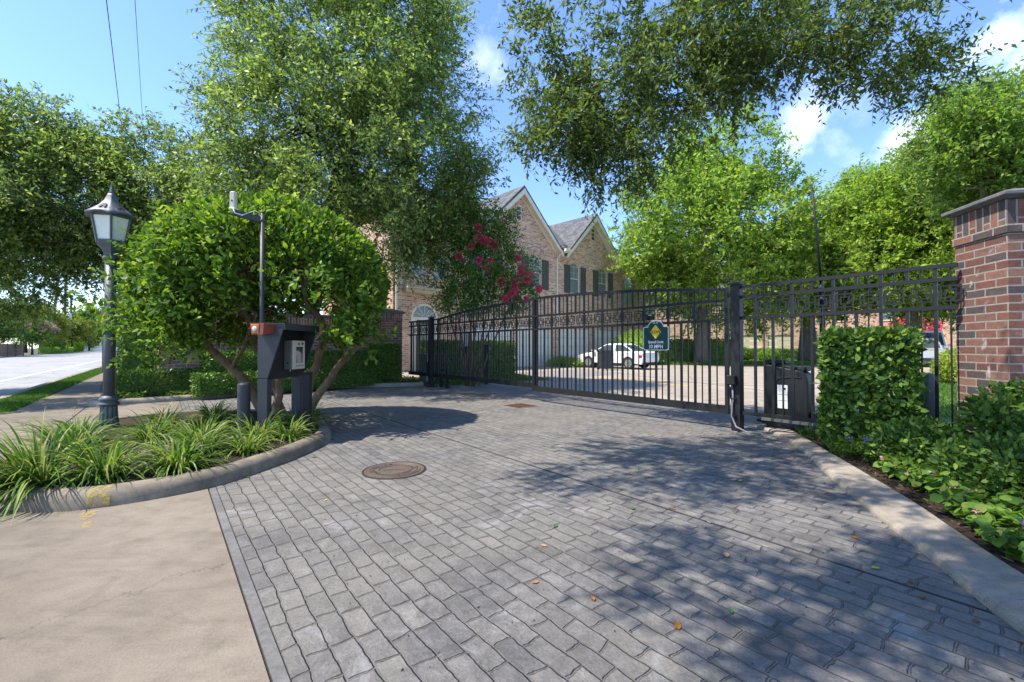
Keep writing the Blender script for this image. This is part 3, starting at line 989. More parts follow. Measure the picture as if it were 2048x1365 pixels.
# ------------------------------------------------------------------ kerbs
def kerb_strip(name, inner, outer, mat, zi=0.0, zo=0.10, flat=False, close=False):
    """kerb between two poly-lines of the same number of points, rounded towards the paving"""
    rings = []
    for (i, o) in zip(inner, outer):
        i, o = Vector((i[0], i[1], 0)), Vector((o[0], o[1], 0))
        d = o - i
        L = d.length
        d.normalize()
        prof = [(0, -0.1), (0, zi + 0.004)] + ([(0.004, zi + 0.02), (0.02, zo * 0.7), (0.05, zo * 0.86), (0.14, zo * 0.93)] if flat else [(0.012, zi + (zo - zi) * 0.55), (0.035, zi + (zo - zi) * 0.85), (0.075, zo)]) + [(L - 0.02, zo + 0.004), (L, zo - 0.015), (L, -0.1)]
        rings.append([(i.x + d.x * t, i.y + d.y * t, z) for t, z in prof])
    mb = MB()
    if close:
        rings.append(rings[0])
    mb.loft(rings, cap=not close)
    return struct(mb.build(name, mat, None, not flat))


def smooth_line(pts, per=6, closed=False):
    P = [np.array(p, float) for p in pts]
    n = len(P)
    out = []
    rng_ = range(n if closed else n - 1)
    for i in rng_:
        p0, p1, p2, p3 = (P[(i - 1) % n], P[i], P[(i + 1) % n], P[(i + 2) % n]) if closed else (P[max(i - 1, 0)], P[i], P[i + 1], P[min(i + 2, n - 1)])
        for k in range(per):
            t = k / per
            out.append(0.5 * ((2 * p1) + (-p0 + p2) * t + (2 * p0 - 5 * p1 + 4 * p2 - p3) * t * t + (-p0 + 3 * p1 - 3 * p2 + p3) * t ** 3))
    if not closed:
        out.append(P[-1])
    return [tuple(p) for p in out]


# right bed: low roll-over kerb curving from the gate post towards the viewer
ki = smooth_line([(3.62, 6.55), (3.62, 6.2), (3.38, 5.2), (2.97, 4.19), (2.62, 3.25), (2.40, 2.60), (2.16, 1.95), (2.0, 1.2), (2.05, 0.0), (2.5, -2.5)], 14)
ko = smooth_line([(3.95, 6.5), (3.83, 5.95), (3.50, 4.9), (3.24, 4.05), (2.98, 3.25), (2.78, 2.75), (2.56, 2.12), (2.42, 1.2), (2.47, 0.0), (2.9, -2.5)], 14)
kerb_strip('bed_kerb', ki, ko, M['kerb'], 0.0, 0.055, True)
slab('planting_bed', [(p[0] + 0.01, p[1]) for p in ko[::4]] + [(9, -2.5), (9.2, 3.6), (5.6, 7.1), (4.9, 7.9), (4.0, 7.2)], -0.1, 0.035, M['mulch'], True)
# planting island in the middle of the drive mouth
ISL = smooth_line([(-3.75, 3.28), (-3.15, 3.27), (-2.60, 3.74), (-2.40, 4.35), (-2.30, 5.05), (-2.36, 5.75), (-2.75, 6.5), (-3.4, 7.2), (-4.4, 7.7), (-5.4, 7.6), (-6.05, 6.9), (-5.95, 5.9), (-5.1, 4.7), (-4.4, 3.8)], 5, True)
cx, cy = -3.9, 5.5
IN2 = []
for i, p in enumerate(ISL):
    a, b = np.array(ISL[i - 1]), np.array(ISL[(i + 1) % len(ISL)])
    t = b - a
    nn = np.array([-t[1], t[0]]) / np.hypot(*t)
    IN2.append((p[0] + nn[0] * 0.16, p[1] + nn[1] * 0.16))
kerb_strip('island_kerb', ISL, IN2, M['kerb2'], 0.0, 0.13, close=True)
slab('island_bed', IN2[::1], -0.1, 0.11, M['mulch'], True)
# yellow survey paint that runs over the island kerb
ki_ = min(range(len(ISL)), key=lambda i: math.hypot(ISL[i][0] + 3.12, ISL[i][1] - 3.27))
rings = []
for t in (0.0, .35, .7, 1.0):
    a_, b_ = Vector((*ISL[ki_], 0)).lerp(Vector((*ISL[ki_ + 1], 0)), t), Vector((*IN2[ki_], 0)).lerp(Vector((*IN2[ki_ + 1], 0)), t)
    d_ = (b_ - a_)
    L_ = d_.length
    d_.normalize()
    wv_ = .012 * math.sin(9 * t)
    rings.append([(a_.x + d_.x * q, a_.y + d_.y * q, z) for q, z in ((-.003, .012 + wv_), (.009, .074), (.032, .1135), (.073, .1335), (.10 + wv_, .1345))])
mb = MB()
mb.loft(rings, cap=False, closed=False)
YK = mb
# far bed with its kerb, wall and hedges
fi = smooth_line([(-10.6, 11.6), (-9.35, 10.0), (-8.62, 9.02), (-7.5, 9.75), (-6.95, 10.5), (-6.3, 11.5), (-5.7, 12.45), (-4.6, 13.1), (-2.75, 13.6)], 5)
fo = smooth_line([(-10.5, 11.75), (-9.3, 10.2), (-8.62, 9.25), (-7.62, 9.88), (-7.1, 10.65), (-6.45, 11.65), (-5.8, 12.6), (-4.65, 13.28), (-2.75, 13.8)], 5)
kerb_strip('bed_kerb', fi, fo, M['kerb'], 0.0, 0.11)
slab('planting_bed', fo + [(-2.4, 15.5), (-3.3, 16.4), (-8.2, 13.2), (-11.5, 13.0)], -0.1, 0.07, M['mulch'], True)
slab('garden_ground', [(-4.4, 15.0), (-5.7, 21), (-14, 31), (-24, 26), (-11.6, 12.4), (-8.3, 10.6)], -0.16, 0.0, M['soil'], True)
# yellow survey paint on kerb and concrete
sp = MB()
sp.sheet([(-3.12, 3.23), (-3.03, 3.25), (-2.98, 3.16), (-2.96, 3.06), (-3.0, 3.08), (-3.06, 3.13)], 0.003)
sp.sheet([(-2.93, 3.03), (-2.88, 3.05), (-2.80, 2.93), (-2.86, 2.94)], 0.003)
N = NT('survey_paint')
tc_ = N.n('ShaderNodeTexCoord')
nz_ = N.noise(tc_.outputs['Object'], 26, 7, 0.75, 0.6)
pb_ = N.pbr((0.50, 0.35, 0.07), 0.85)
tp_ = N.n('ShaderNodeBsdfTransparent')
mx_ = N.n('ShaderNodeMixShader')
N.l(N.ramp(nz_.outputs['Fac'], [(0.44, 0.0), (0.62, 0.75)]), mx_.inputs[0])
N.l(tp_.outputs[0], mx_.inputs[1])
N.l(pb_.outputs[0], mx_.inputs[2])
N.l(mx_.outputs[0], N.out.inputs['Surface'])
PM_ = N.m
struct(sp.build('pavement_paint_mark', PM_))
struct(YK.build('kerb_paint_mark', PM_, None, True))
# ================================================================== gate and fence
GROT = math.atan2(-AX[1], -AX[0])          # local x runs left to right along the gate, local y towards the court
GP = ab(2.95, 6.5)
fm = MB()                                   # one double square of the frieze
for s, t in ((0.086, 0.014), (0.048, 0.013)):
    y0, y1 = -0.006, 0.006
    fm.box(-s, s, y0, y1, s - t, s).box(-s, s, y0, y1, -s, -s + t)
    fm.box(-s, -s + t, y0, y1, -s + t, s - t).box(s - t, s, y0, y1, -s + t, s - t)
for sx in (-1, 1):
    fm.box(min(sx * 0.048, sx * 0.072), max(sx * 0.048, sx * 0.072), -0.005, 0.005, -0.006, 0.006)
    fm.box(min(sx * 0.086, sx * 0.115), max(sx * 0.086, sx * 0.115), -0.005, 0.005, -0.006, 0.006)
    fm.box(-0.006, 0.006, -0.005, 0.005, min(sx * 0.048, sx * 0.072), max(sx * 0.048, sx * 0.072))
    fm.box(-0.006, 0.006, -0.005, 0.005, min(sx * 0.086, sx * 0.145), max(sx * 0.086, sx * 0.145))
FRET = fm.build('fretwork_square', M['steel'])
FRET_ME = FRET.data
bpy.data.objects.remove(FRET)


def picket_panel(root, x0, x1, y, ztop, zb=0.26, z2=1.60, z3=1.89, first=0.0, mat='steel'):
    """alternating thick and thin pickets with a frieze of double squares; ztop(x) is the underside of the top rail"""
    k, x = 0, x0 + first
    while x < x1 - 0.03:
        thick = k % 2 == 0
        full = k % 4 == 0
        t = 0.0155 if thick else 0.0075
        mb = MB()
        mb.box(x - t, x + t, y - t, y + t, zb, z2 if not full else ztop(x))
        if not full:
            mb.box(x - t, x + t, y - t, y + t, z3, ztop(x))
        mb.build('picket', M[mat], root)
        if not thick:
            o = bpy.data.objects.new('fretwork_square', FRET_ME)
            COL.objects.link(o)
            o.parent = root
            o.location = (x, y, (z2 + z3) / 2)
        k += 1
        x += 0.115


def arch(x):
    return 2.06 + 0.25 * (1 - ((x + 4.58) / 4.5) ** 2)


def arch_rail(root, x0, x1, y, name='rail'):
    pts = [(x0 + (x1 - x0) * i / 16) for i in range(17)]
    rings = [[(x, y - 0.022, arch(x) - 0.05), (x, y + 0.022, arch(x) - 0.05), (x, y + 0.022, arch(x)), (x, y - 0.022, arch(x))] for x in pts]
    mb = MB()
    mb.loft(rings)
    mb.build(name, M['steel'], root)


g = thing('sliding_gate', 'black arched driveway gate leaf carrying the green speed limit sign', 'gate', GP, GROT, 'leaves of the arched entrance gate')
x0, x1 = -4.47, -0.12
arch_rail(g, x0 + 0.05, x1 - 0.05, 0)
for z, h in ((1.89, 0.042), (1.60, 0.042), (0.285, 0.115)):
    MB().box(x0 + 0.05, x1 - 0.05, -0.024, 0.024, z - h / 2, z + h / 2).build('rail', M['steel'], g)
for xs in (x0, x1 - 0.05):
    MB().box(xs, xs + 0.05, -0.026, 0.026, 0.225, arch(xs + 0.025) + 0.004).build('stile', M['steel'], g)
picket_panel(g, x0 + 0.05, x1 - 0.05, 0, lambda x: arch(x) - 0.045, 0.33, 1.60, 1.89, 0.10)
MB().box(x1, x1 + 0.03, -0.02, 0.02, 0.45, 0.62).build('latch', M['steel'], g)
MB().box(x1 - 0.01, x1 + 0.035, -0.012, 0.012, 1.93, 2.0).build('latch', M['steel'], g)

g2 = thing('sliding_gate', 'black arched gate leaf between the tall hedge post and the leaf with the sign', 'gate', GP, GROT, 'leaves of the arched entrance gate')
x0, x1, y = -8.98, -4.42, 0.085
arch_rail(g2, x0 + 0.05, x1 - 0.05, y)
for z, h in ((1.90, 0.042), (1.61, 0.042), (0.34, 0.115)):
    MB().box(-10.95, x1 - 0.05, y - 0.024, y + 0.024, z - h / 2, z + h / 2).build('rail', M['steel'], g2)
MB().box(-10.95, x0 + 0.05, y - 0.022, y + 0.022, 2.03, 2.075).build('rail', M['steel'], g2)
for xs in (x0, x1 - 0.05, -10.8):
    MB().box(xs, xs + 0.05, y - 0.026, y + 0.026, 0.28, (arch(xs + 0.025) if xs > -9.5 else 2.07) + 0.004).build('stile', M['steel'], g2)
picket_panel(g2, x0 + 0.05, x1 - 0.05, y, lambda x: arch(x) - 0.045, 0.38, 1.61, 1.90, 0.10)
picket_panel(g2, -10.72, x0, y, lambda x: 2.04, 0.38, 1.61, 1.90, 0.10)
for xr in (-8.7, -8.35):
    mb = MB()
    mb.loft([[(xr + 0.07 * math.cos(t), yy, 0.20 + 0.07 * math.sin(t)) for t in [2 * math.pi * i / 14 for i in range(14)]] for yy in (y - 0.03, y + 0.03)])
    mb.box(xr - 0.09, xr + 0.09, y - 0.04, y + 0.04, 0.0, 0.12)
    mb.build('roller', M['steel'], g2)

gp = thing('gate_post', 'square black gate post with grey conduit running down its face', 'post', GP, GROT, 'square black posts of the entrance gate')
MB().bbox(-0.065, 0.065, -0.065, 0.065, 0, 2.10, 0.006).build('shaft', M['steel'], gp)
MB().loft([[(-0.08, -0.08, 2.10), (0.08, -0.08, 2.10), (0.08, 0.08, 2.10), (-0.08, 0.08, 2.10)], [(-0.08, -0.08, 2.125), (0.08, -0.08, 2.125), (0.08, 0.08, 2.125), (-0.08, 0.08, 2.125)],
          [(-0.01, -0.01, 2.155), (0.01, -0.01, 2.155), (0.01, 0.01, 2.155), (-0.01, 0.01, 2.155)]]).build('finial', M['steel'], gp)
MB().bbox(-0.10, 0.03, -0.15, -0.067, 0.66, 0.80, 0.012).build('junction_box', M['steel'], gp)
MB().tube([(-0.03, -0.09, 0.66), (-0.02, -0.088, 0.45), (-0.03, -0.09, 0.40), (-0.03, -0.12, 0.22), (0.05, -0.16, 0.08), (0.2, -0.18, 0.03), (0.36, -0.12, 0.02)], 0.013, 8).build('conduit', M['conduit'], gp, True)
for z in (0.46, 0.22):
    MB().box(-0.06, 0.02, -0.105, -0.066, z, z + 0.015).build('strap', M['steel'], gp)

gp2 = thing('gate_post', 'square black gate post beside the low hedge at the brick wall', 'post', ab(12.02, 6.42), GROT, 'square black posts of the entrance gate')
MB().bbox(-0.07, 0.07, -0.07, 0.07, 0, 2.10, 0.006).build('shaft', M['steel'], gp2)
MB().loft([[(-0.085, -0.085, 2.10), (0.085, -0.085, 2.10), (0.085, 0.085, 2.10), (-0.085, 0.085, 2.10)], [(-0.01, -0.01, 2.15), (0.01, -0.01, 2.15), (0.01, 0.01, 2.15), (-0.01, 0.01, 2.15)]]).build('finial', M['steel'], gp2)
MB().bbox(-0.13, -0.06, -0.12, -0.06, 0.35, 0.75, 0.01).build('bracket', M['steel'], gp2)
MB().bbox(-0.16, 0.16, -0.12, 0.16, 0.0, 0.03, 0.005).build('base_plate', M['steel'], gp2)

fn = thing('fence_panel', 'black picket fence panel with a frieze of squares between gate post and brick pillar', 'fence', GP, GROT)
FX1 = 2.26
for z, h in ((2.065, 0.042), (1.92, 0.042), (1.62, 0.042), (0.265, 0.05)):
    MB().box(0.066, FX1, -0.022, 0.022, z - h / 2, z + h / 2).build('rail', M['steel'], fn)
picket_panel(fn, 0.02, FX1 - 0.02, 0, lambda x: 2.045, 0.285, 1.62, 1.92, 0.23)
for xs in (1.02, 2.1):
    MB().box(xs - 0.02, xs + 0.02, -0.02, 0.02, -0.05, 0.24).build('leg', M['steel'], fn)

# speed sign hung on the gate (its own thing)
sg = thing('speed_limit_sign', 'dark green speed limit sign with yellow SLOW diamond hung on the gate', 'sign', (GP[0], GP[1], 0), GROT)
SX, SW, SZ0, SZ1 = -1.315, 0.24, 1.15, 1.545


def sign_outline(i):
    w, z0, z1 = SW - i, SZ0 + i, SZ1 - i
    r = 0.03
    pts = []
    for cxx, cz, a0 in ((w - r, z0 + r, -90),):
        pts += [(cxx + r * math.cos(R_(a0 + k * 18)), cz + r * math.sin(R_(a0 + k * 18))) for k in range(6)]
    pts += [(w, z1 - 0.02), (w - 0.008, z1 - 0.006), (w - 0.02, z1)]
    rr = 0.148 - i * 0.6
    pts += [(rr + 0.015, z1), (rr, z1 + 0.008)]
    pts += [(rr * math.cos(R_(a)) * 0.98, z1 + 0.008 + (0.098 - i * 0.4) * math.sin(R_(a))) for a in range(15, 180, 15)]
    pts += [(-rr, z1 + 0.008), (-rr - 0.015, z1), (-w + 0.02, z1), (-w + 0.008, z1 - 0.006), (-w, z1 - 0.02)]
    pts += [(-w + r + r * math.cos(R_(180 + k * 18)), z0 + r + r * math.sin(R_(180 + k * 18))) for k in range(6)]
    return [(SX + p[0], p[1]) for p in pts]


MB().prism_xz(sign_outline(0), -0.036, -0.028).build('border', M['signwhite'], sg)
MB().prism_xz(sign_outline(0.011), -0.0385, -0.0365).build('face', M['signgreen'], sg)
dz = 1.46
MB().prism_xz([(SX, dz - 0.122), (SX + 0.106, dz), (SX, dz + 0.116), (SX - 0.106, dz)], -0.0405, -0.039).build('diamond', M['signyellow'], sg)


def text(root, s, size, x, z, y, mat, name='lettering', xs=1.0, loc=None, rot=(R_(90), 0, 0), thick=0.0):
    c = bpy.data.curves.new('lettering_curve', 'FONT')
    c.body = s
    c.size = size
    c.align_x = 'CENTER'
    c.offset = thick
    c.extrude = 0.0006
    o = bpy.data.objects.new('lettering_tmp', c)
    COL.objects.link(o)
    bpy.context.view_layer.update()
    me = bpy.data.meshes.new_from_object(o.evaluated_get(bpy.context.evaluated_depsgraph_get()))
    bpy.data.objects.remove(o)
    me.materials.clear()
    me.materials.append(mat)
    t = bpy.data.objects.new(name, me)
    COL.objects.link(t)
    t.parent = root
    t.location = loc if loc else (x, y, z)
    t.rotation_euler = rot
    t.scale = (xs, 1, 1)
    return t


text(sg, 'SLOW', 0.066, SX, 1.435, -0.0412, M['signblack'], thick=0.0012)
text(sg, 'Speed Limit', 0.062, SX, 1.268, -0.0392, M['signwhite'], thick=0.0014)
text(sg, '10 MPH', 0.088, SX, 1.182, -0.0392, M['signwhite'], thick=0.0018, xs=0.96)
mb = MB()
for s in (-1, 1):
    pts = [(SX + s * (0.008 + 0.02 + 0.024 * math.cos(t) * (1 - t / 9)), -0.0395, 1.605 + 0.018 * math.sin(t) * (1 - t / 9)) for t in [i * 0.5 for i in range(15)]]
    mb.tube(pts, 0.0035, 5)
mb.build('scroll_ornament', M['signwhite'], sg)
MB().box(SX - 0.015, SX + 0.015, -0.028, -0.016, 1.2, 1.24).box(SX - 0.015, SX + 0.015, -0.028, -0.02, 1.58, 1.61).build('bracket', M['steel'], sg)

# ================================================================== gate operator, aerial
op = thing('gate_operator', 'dark plastic gate motor box with white label standing behind the fence', 'gate motor', ab(2.43, 6.93), GROT)
# local x along the fence, y towards the court
prof = [(-0.33, 0.20), (0.30, 0.20), (0.33, 0.24), (0.335, 0.70), (0.325, 0.80), (0.29, 0.87), (0.22, 0.905), (-0.30, 0.985), (-0.345, 0.97), (-0.35, 0.24)]
rings = []
for y, k in ((-0.15, 0.0), (-0.135, 0.02), (-0.05, 0.028), (0.10, 0.02), (0.16, 0.0)):
    rings.append([(x * (1 + k * 0.6), y, 0.2 + (z - 0.2) * (1 + k * 0.5)) for x, z in prof])
MB().loft(rings).build('housing', M['oppl'], op, True, bevel=0.008)
MB().bbox(0.08, 0.30, -0.10, 0.12, 0.905, 0.965, 0.015).build('lid', M['oppl'], op)
MB().bbox(-0.36, -0.02, -0.11, 0.12, 1.0, 1.06, 0.015).build('lid', M['oppl'], op)
MB().box(-0.30, -0.08, -0.06, 0.06, 0.98, 1.002).build('bracket', M['oppl'], op)
lb = MB().box(-0.13, 0.03, -0.1552, -0.151, 0.36, 0.70).build('label_sticker', M['signwhite'], op)
MB().box(-0.125, 0.025, -0.1558, -0.1552, 0.56, 0.565).box(-0.125, 0.025, -0.1558, -0.1552, 0.47, 0.476).box(-0.05, 0.005, -0.1558, -0.1552, 0.63, 0.66).build('label_print', M['signblack'], lb)
MB().tube([(-0.16, -0.158, 0.24), (-0.16, -0.158, 0.72), (-0.12, -0.158, 0.79), (-0.05, -0.158, 0.81), (0.26, -0.158, 0.82)], 0.006, 6).build('seam', M['rubber'], op)
MB().box(0.19, 0.2, -0.156, -0.145, 0.22, 0.86).build('seam', M['rubber'], op)
MB().box(-0.38, 0.42, -0.2, 0.2, 0.16, 0.2).build('base_plate', M['greymetal'], op)
op.scale = (.80, .85, .96)
for s in (-0.28, 0.25):
    MB().box(s - 0.06, s + 0.06, -0.1, 0.1, -0.02, 0.16).build('leg', M['steel'], op)
MB().bbox(0.345, 0.43, -0.06, 0.06, 0.21, 0.33, 0.01).build('side_box', M['oppl'], op)

an = thing('aerial_mast', 'thin black aerial rod rising above the fence panel, leaning slightly', 'aerial', (3.99, 5.64, 0))
MB().tube([(0, 0, -0.05), (0, 0, 1.0), (-0.02, 0, 2.0)], 0.032, 10).build('post', M['steel'], an, True)
MB().tube([(-0.02, 0, 2.0), (-0.07, 0, 2.7), (-0.135, 0, 3.30)], [0.016, 0.014, 0.012], 8).build('rod', M['steel'], an, True)

# ================================================================== brick gate pillar
bp = thing('brick_pillar', 'tall red brick gate pillar with pyramid capstone at the fence end', 'pillar', (4.62, 4.09, 0), R_(-10))
MB().box(0, 0.62, 0, 0.60, -0.1, 2.268).build('shaft', M['pillarbrick'], bp, bevel=0.005)
MB().box(-0.018, 0.638, -0.018, 0.618, 2.268, 2.349).build('string_course', M['pillarbrick'], bp, bevel=0.005)
MB().box(-0.004, 0.624, -0.004, 0.604, 2.349, 2.585).build('soldier_course', M['pillarsoldier'], bp, bevel=0.005)
o = 0.075
MB().loft([[(-o + k, -o + k, z), (0.62 + o - k, -o + k, z), (0.62 + o - k, 0.60 + o - k, z), (-o + k, 0.60 + o - k, z)] for z, k in ((2.585, 0.05), (2.612, 0.0), (2.645, 0.0), (2.76, 0.34))]).build('capstone', M['cap'], bp, bevel=0.006)

# ================================================================== garden wall with its end pillar
gw = thing('garden_wall', 'long brick garden wall with soldier course behind the clipped hedges', 'wall', (-7.97, 10.4, 0), math.atan2(4.35, 3.87))
MB().box(-0.3, 5.5, 0, 0.25, -0.1, 1.84).build('panel', M['wallbrick'], gw)
MB().box(-0.3, 5.5, -0.006, 0.256, 1.84, 2.07).build('soldier_course', M['wallsoldier'], gw)
MB().loft([[(-0.34, -0.05 + k, z), (5.5, -0.05 + k, z), (5.5, 0.30 - k, z), (-0.34, 0.30 - k, z)] for z, k in ((2.07, 0.0), (2.12, 0.0), (2.165, 0.09))]).build('coping', M['cap'], gw)
wp = thing('brick_pillar', 'brown brick end pillar with flat grey cap where the garden wall meets the gate', 'pillar', (-7.97 + 5.5 * math.cos(math.atan2(4.35, 3.87)), 10.4 + 5.5 * math.sin(math.atan2(4.35, 3.87)), 0), math.atan2(4.35, 3.87))
MB().box(0, 0.72, -0.14, 0.5, -0.1, 2.09).build('shaft', M['wallbrick'], wp)
MB().box(-0.008, 0.728, -0.148, 0.508, 2.09, 2.34).build('soldier_course', M['wallsoldier'], wp)
MB().loft([[(-0.07 + k, -0.21 + k, z), (0.79 - k, -0.21 + k, z), (0.79 - k, 0.57 - k, z), (-0.07 + k, 0.57 - k, z)] for z, k in ((2.34, 0.0), (2.40, 0.0), (2.50, 0.28))]).build('capstone', M['cap'], wp)

# ================================================================== call box kiosk
kk = thing('call_box_kiosk', 'black steel call box stand with slanted hood beside the round topiary', 'kiosk', (-3.05, 5.9, 0.1))
K0 = (-3.2, 6.2, 0.1)
prof = [(-3.30, 0.82), (-3.175, 0.82), (-2.97, 1.485), (-3.30, 1.485)]
for y0, y1 in ((5.75, 5.775), (6.675, 6.70)):
    MB().prism_xz(prof, y0, y1).build('side_panel', M['steel2'], kk, off=K0)
MB().box(-3.19, -3.17, 5.776, 6.674, 0.80, 1.47).build('back_panel', M['steel'], kk, off=K0)
MB().box(-3.298, -3.285, 5.776, 6.674, 0.80, 1.47).build('rear_panel', M['steel2'], kk, off=K0)
MB().box(-3.31, -2.962, 5.74, 6.71, 1.487, 1.502).box(-2.974, -2.961, 5.74, 6.71, 1.418, 1.486).build('hood', M['steel2'], kk, off=K0)
for y0 in (5.752, 6.59):
    mb = MB()
    mb.bbox(-3.30, -3.178, y0, y0 + 0.105, -0.05, 0.818, 0.004)
    mb.build('leg', M['steel2'], kk, off=K0)
MB().box(-3.295, -3.18, 5.86, 6.59, 0.79, 0.815).build('bottom_panel', M['steel2'], kk, off=K0)

ic = thing('intercom', 'beige and grey intercom unit with dark screen mounted inside the call box hood', 'intercom', (-3.02, 5.99, 0.91))
IC = (-3.17, 6.29, 0.91)
MB().bbox(-3.169, -3.075, 6.13, 6.45, 0.905, 1.29, 0.004).build('housing', M['greymetal'], ic, off=IC)
MB().bbox(-3.072, -3.045, 6.135, 6.455, 0.905, 1.29, 0.004).build('face', M['beigemetal'], ic, off=IC)
MB().box(-3.045, -3.042, 6.205, 6.385, 0.99, 1.205).build('screen', M['glass'], ic, off=IC)
MB().box(-3.045, -3.041, 6.25, 6.30, 1.235, 1.255).box(-3.045, -3.041, 6.36, 6.40, 1.235, 1.265).build('camera_lens', M['signblack'], ic, off=IC)
for yk in (6.21, 6.27, 6.33, 6.38):
    MB().box(-3.045, -3.04, yk, yk + 0.02, 0.945, 0.96).build('button', M['greymetal'], ic, off=IC)
MB().tube([(-3.12, 6.128, 0.99), (-3.12, 6.12, 0.99)], 0.014, 10).build('lock', M['signblack'], ic, off=IC)
MB().tube([(-3.12, 6.2, 0.905), (-3.12, 6.2, 0.88)], 0.007, 8).build('sensor_tip', M['white'], ic, off=IC)

rf = thing('red_reflector_lamp', 'faded red and amber lamp fixed to the call box hood corner', 'lamp', (-3.05, 5.45, 1.4))
RF = (-3.2, 5.75, 1.4)
MB().loft([[(-3.26, 5.748, 1.375), (-3.10, 5.748, 1.375), (-3.09, 5.748, 1.48), (-3.27, 5.748, 1.48)], [(-3.285, 5.60, 1.352), (-3.135, 5.57, 1.352), (-3.125, 5.57, 1.492), (-3.31, 5.60, 1.492)]]).build('housing', M['red'], rf, off=RF)
MB().loft([[(-3.278, 5.594, 1.362), (-3.19, 5.5755, 1.362), (-3.185, 5.5755, 1.478), (-3.295, 5.594, 1.478)], [(-3.272, 5.588, 1.37), (-3.2, 5.574, 1.37), (-3.195, 5.574, 1.465), (-3.285, 5.588, 1.465)]]).build('bezel', M['amber'], rf, off=RF)
MB().lathe([(0.0, 0), (0.03, 0.004), (0.026, 0.012), (0.0, 0.016)], 14).build('lens', M['white'], rf).matrix_local = Matrix.Translation(Vector((-3.24, 5.582, 1.425)) - Vector(RF)) @ Matrix.Rotation(R_(90), 4, 'X')

cp = thing('camera_pole', 'slim black pole with side arm carrying a beige camera behind the call box', 'camera pole', (-3.245, 5.70, 0.1))
CP = (-3.37, 5.92, 0.1)
MB().tube([(-3.37, 5.92, 0.0), (-3.37, 5.92, 2.945)], 0.027, 12).build('pole', M['steel2'], cp, True, CP)
MB().tube([(-3.37, 5.92, 2.82), (-3.37, 5.92, 2.86)], 0.04, 12).build('collar', M['steel2'], cp, True, CP)
MB().tube([(-3.37, 5.92, 2.945), (-3.37, 5.92, 2.96)], 0.03, 12).build('pole_lid', M['steel2'], cp, True, CP)
MB().rail((-3.39, 5.90, 2.855), (-3.63, 5.72, 2.895), 0.04, 0.075).build('arm', M['steel2'], cp, off=CP)
cm = MB().bbox(-3.65, -3.585, 5.68, 5.745, 2.945, 3.15, 0.01).build('camera', M['beige'], cp, off=CP)
mb = MB()
mb.tube([(-3.617, 5.682, 3.03), (-3.617, 5.676, 3.03)], 0.011, 10)
mb.build('lens', M['signblack'], cm, off=CP)
MB().bbox(-3.654, -3.581, 5.676, 5.749, 2.925, 2.948, 0.004).build('mount', M['white'], cm, off=CP)
MB().tube([(-3.60, 5.68, 2.93), (-3.57, 5.66, 2.87), (-3.50, 5.70, 2.85), (-3.46, 5.76, 2.90), (-3.42, 5.84, 2.95), (-3.38, 5.9, 2.93)], 0.006, 6).build('cable', M['white'], cp, True, CP)

b1 = thing('bollard', 'round charcoal steel bollard in the grassy island before the call box', 'bollard', (-3.345, 5.5, 0.1))
MB().lathe([(0.072, -0.05), (0.072, 0.635), (0.06, 0.655), (0.0, 0.66)], 20).build('shaft', M['steel2'], b1, False)
MB().lathe([(0.078, -0.05), (0.078, 0.02), (0.074, 0.03), (0.072, 0.031)], 20).build('base_ring', M['steel2'], b1)
b2 = thing('bollard', 'square black steel bollard at the island kerb beside the call box leg', 'bollard', (-2.685, 5.78, 0.1))
MB().bbox(-0.046, 0.046, -0.046, 0.046, -0.05, 0.75, 0.006).build('shaft', M['steel'], b2)
MB().loft([[(-0.052, -0.052, 0.75), (0.052, -0.052, 0.75), (0.052, 0.052, 0.75), (-0.052, 0.052, 0.75)], [(-0.04, -0.04, 0.775), (0.04, -0.04, 0.775), (0.04, 0.04, 0.775), (-0.04, 0.04, 0.775)]]).build('lid', M['steel'], b2)

# ================================================================== street lamp
lp = thing('lamp_post', 'grey hexagonal lantern on a fluted post standing in the island', 'street lamp', (-5.53, 6.05, 0.1))
flute = lambda k, i: 1.0 - (0.10 if (k % 4) in (1, 2) else 0.0) if 1 <= i <= 4 else 1.0
MB().lathe([(0.135, -0.05), (0.13, 0.0), (0.112, 0.04), (0.098, 0.18), (0.092, 0.295), (0.105, 0.30)], 48, wave=flute).build('fluted_base', M['lampgrey'], lp)
MB().lathe([(0.105, 0.30), (0.118, 0.315), (0.118, 0.335), (0.095, 0.35), (0.09, 0.365), (0.108, 0.38), (0.108, 0.40), (0.085, 0.425), (0.068, 0.44)], 32).build('collar', M['lampgrey'], lp, True)
MB().lathe([(0.066, 0.44), (0.064, 1.2), (0.061, 2.30)], 28).build('shaft', M['lampgrey'], lp, True)
MB().lathe([(0.062, 2.30), (0.088, 2.305), (0.09, 2.335), (0.078, 2.345), (0.074, 2.36)], 28).build('collar', M['lampgrey'], lp, True)
hx = lambda r, z, rot=R_(12): [(r * math.cos(rot + k * math.pi / 3), r * math.sin(rot + k * math.pi / 3), z) for k in range(6)]
MB().loft([hx(0.082, 2.355), hx(0.09, 2.40), hx(0.12, 2.46), hx(0.165, 2.51), hx(0.165, 2.535)]).build('capital', M['lampgrey'], lp)
fr = MB()
lo, hi = hx(0.165, 2.535), hx(0.228, 2.90)
for k in range(6):
    fr.tube([lo[k], hi[k]], [0.014, 0.016], 5)
    j = (k + 1) % 6
    fr.rail(Vector(lo[k]) + Vector((0, 0, 0.012)), Vector(lo[j]) + Vector((0, 0, 0.012)), 0.02, 0.03)
    fr.rail(Vector(hi[k]) - Vector((0, 0, 0.012)), Vector(hi[j]) - Vector((0, 0, 0.012)), 0.02, 0.03)
fr.build('lantern_frame', M['lampgrey'], lp)
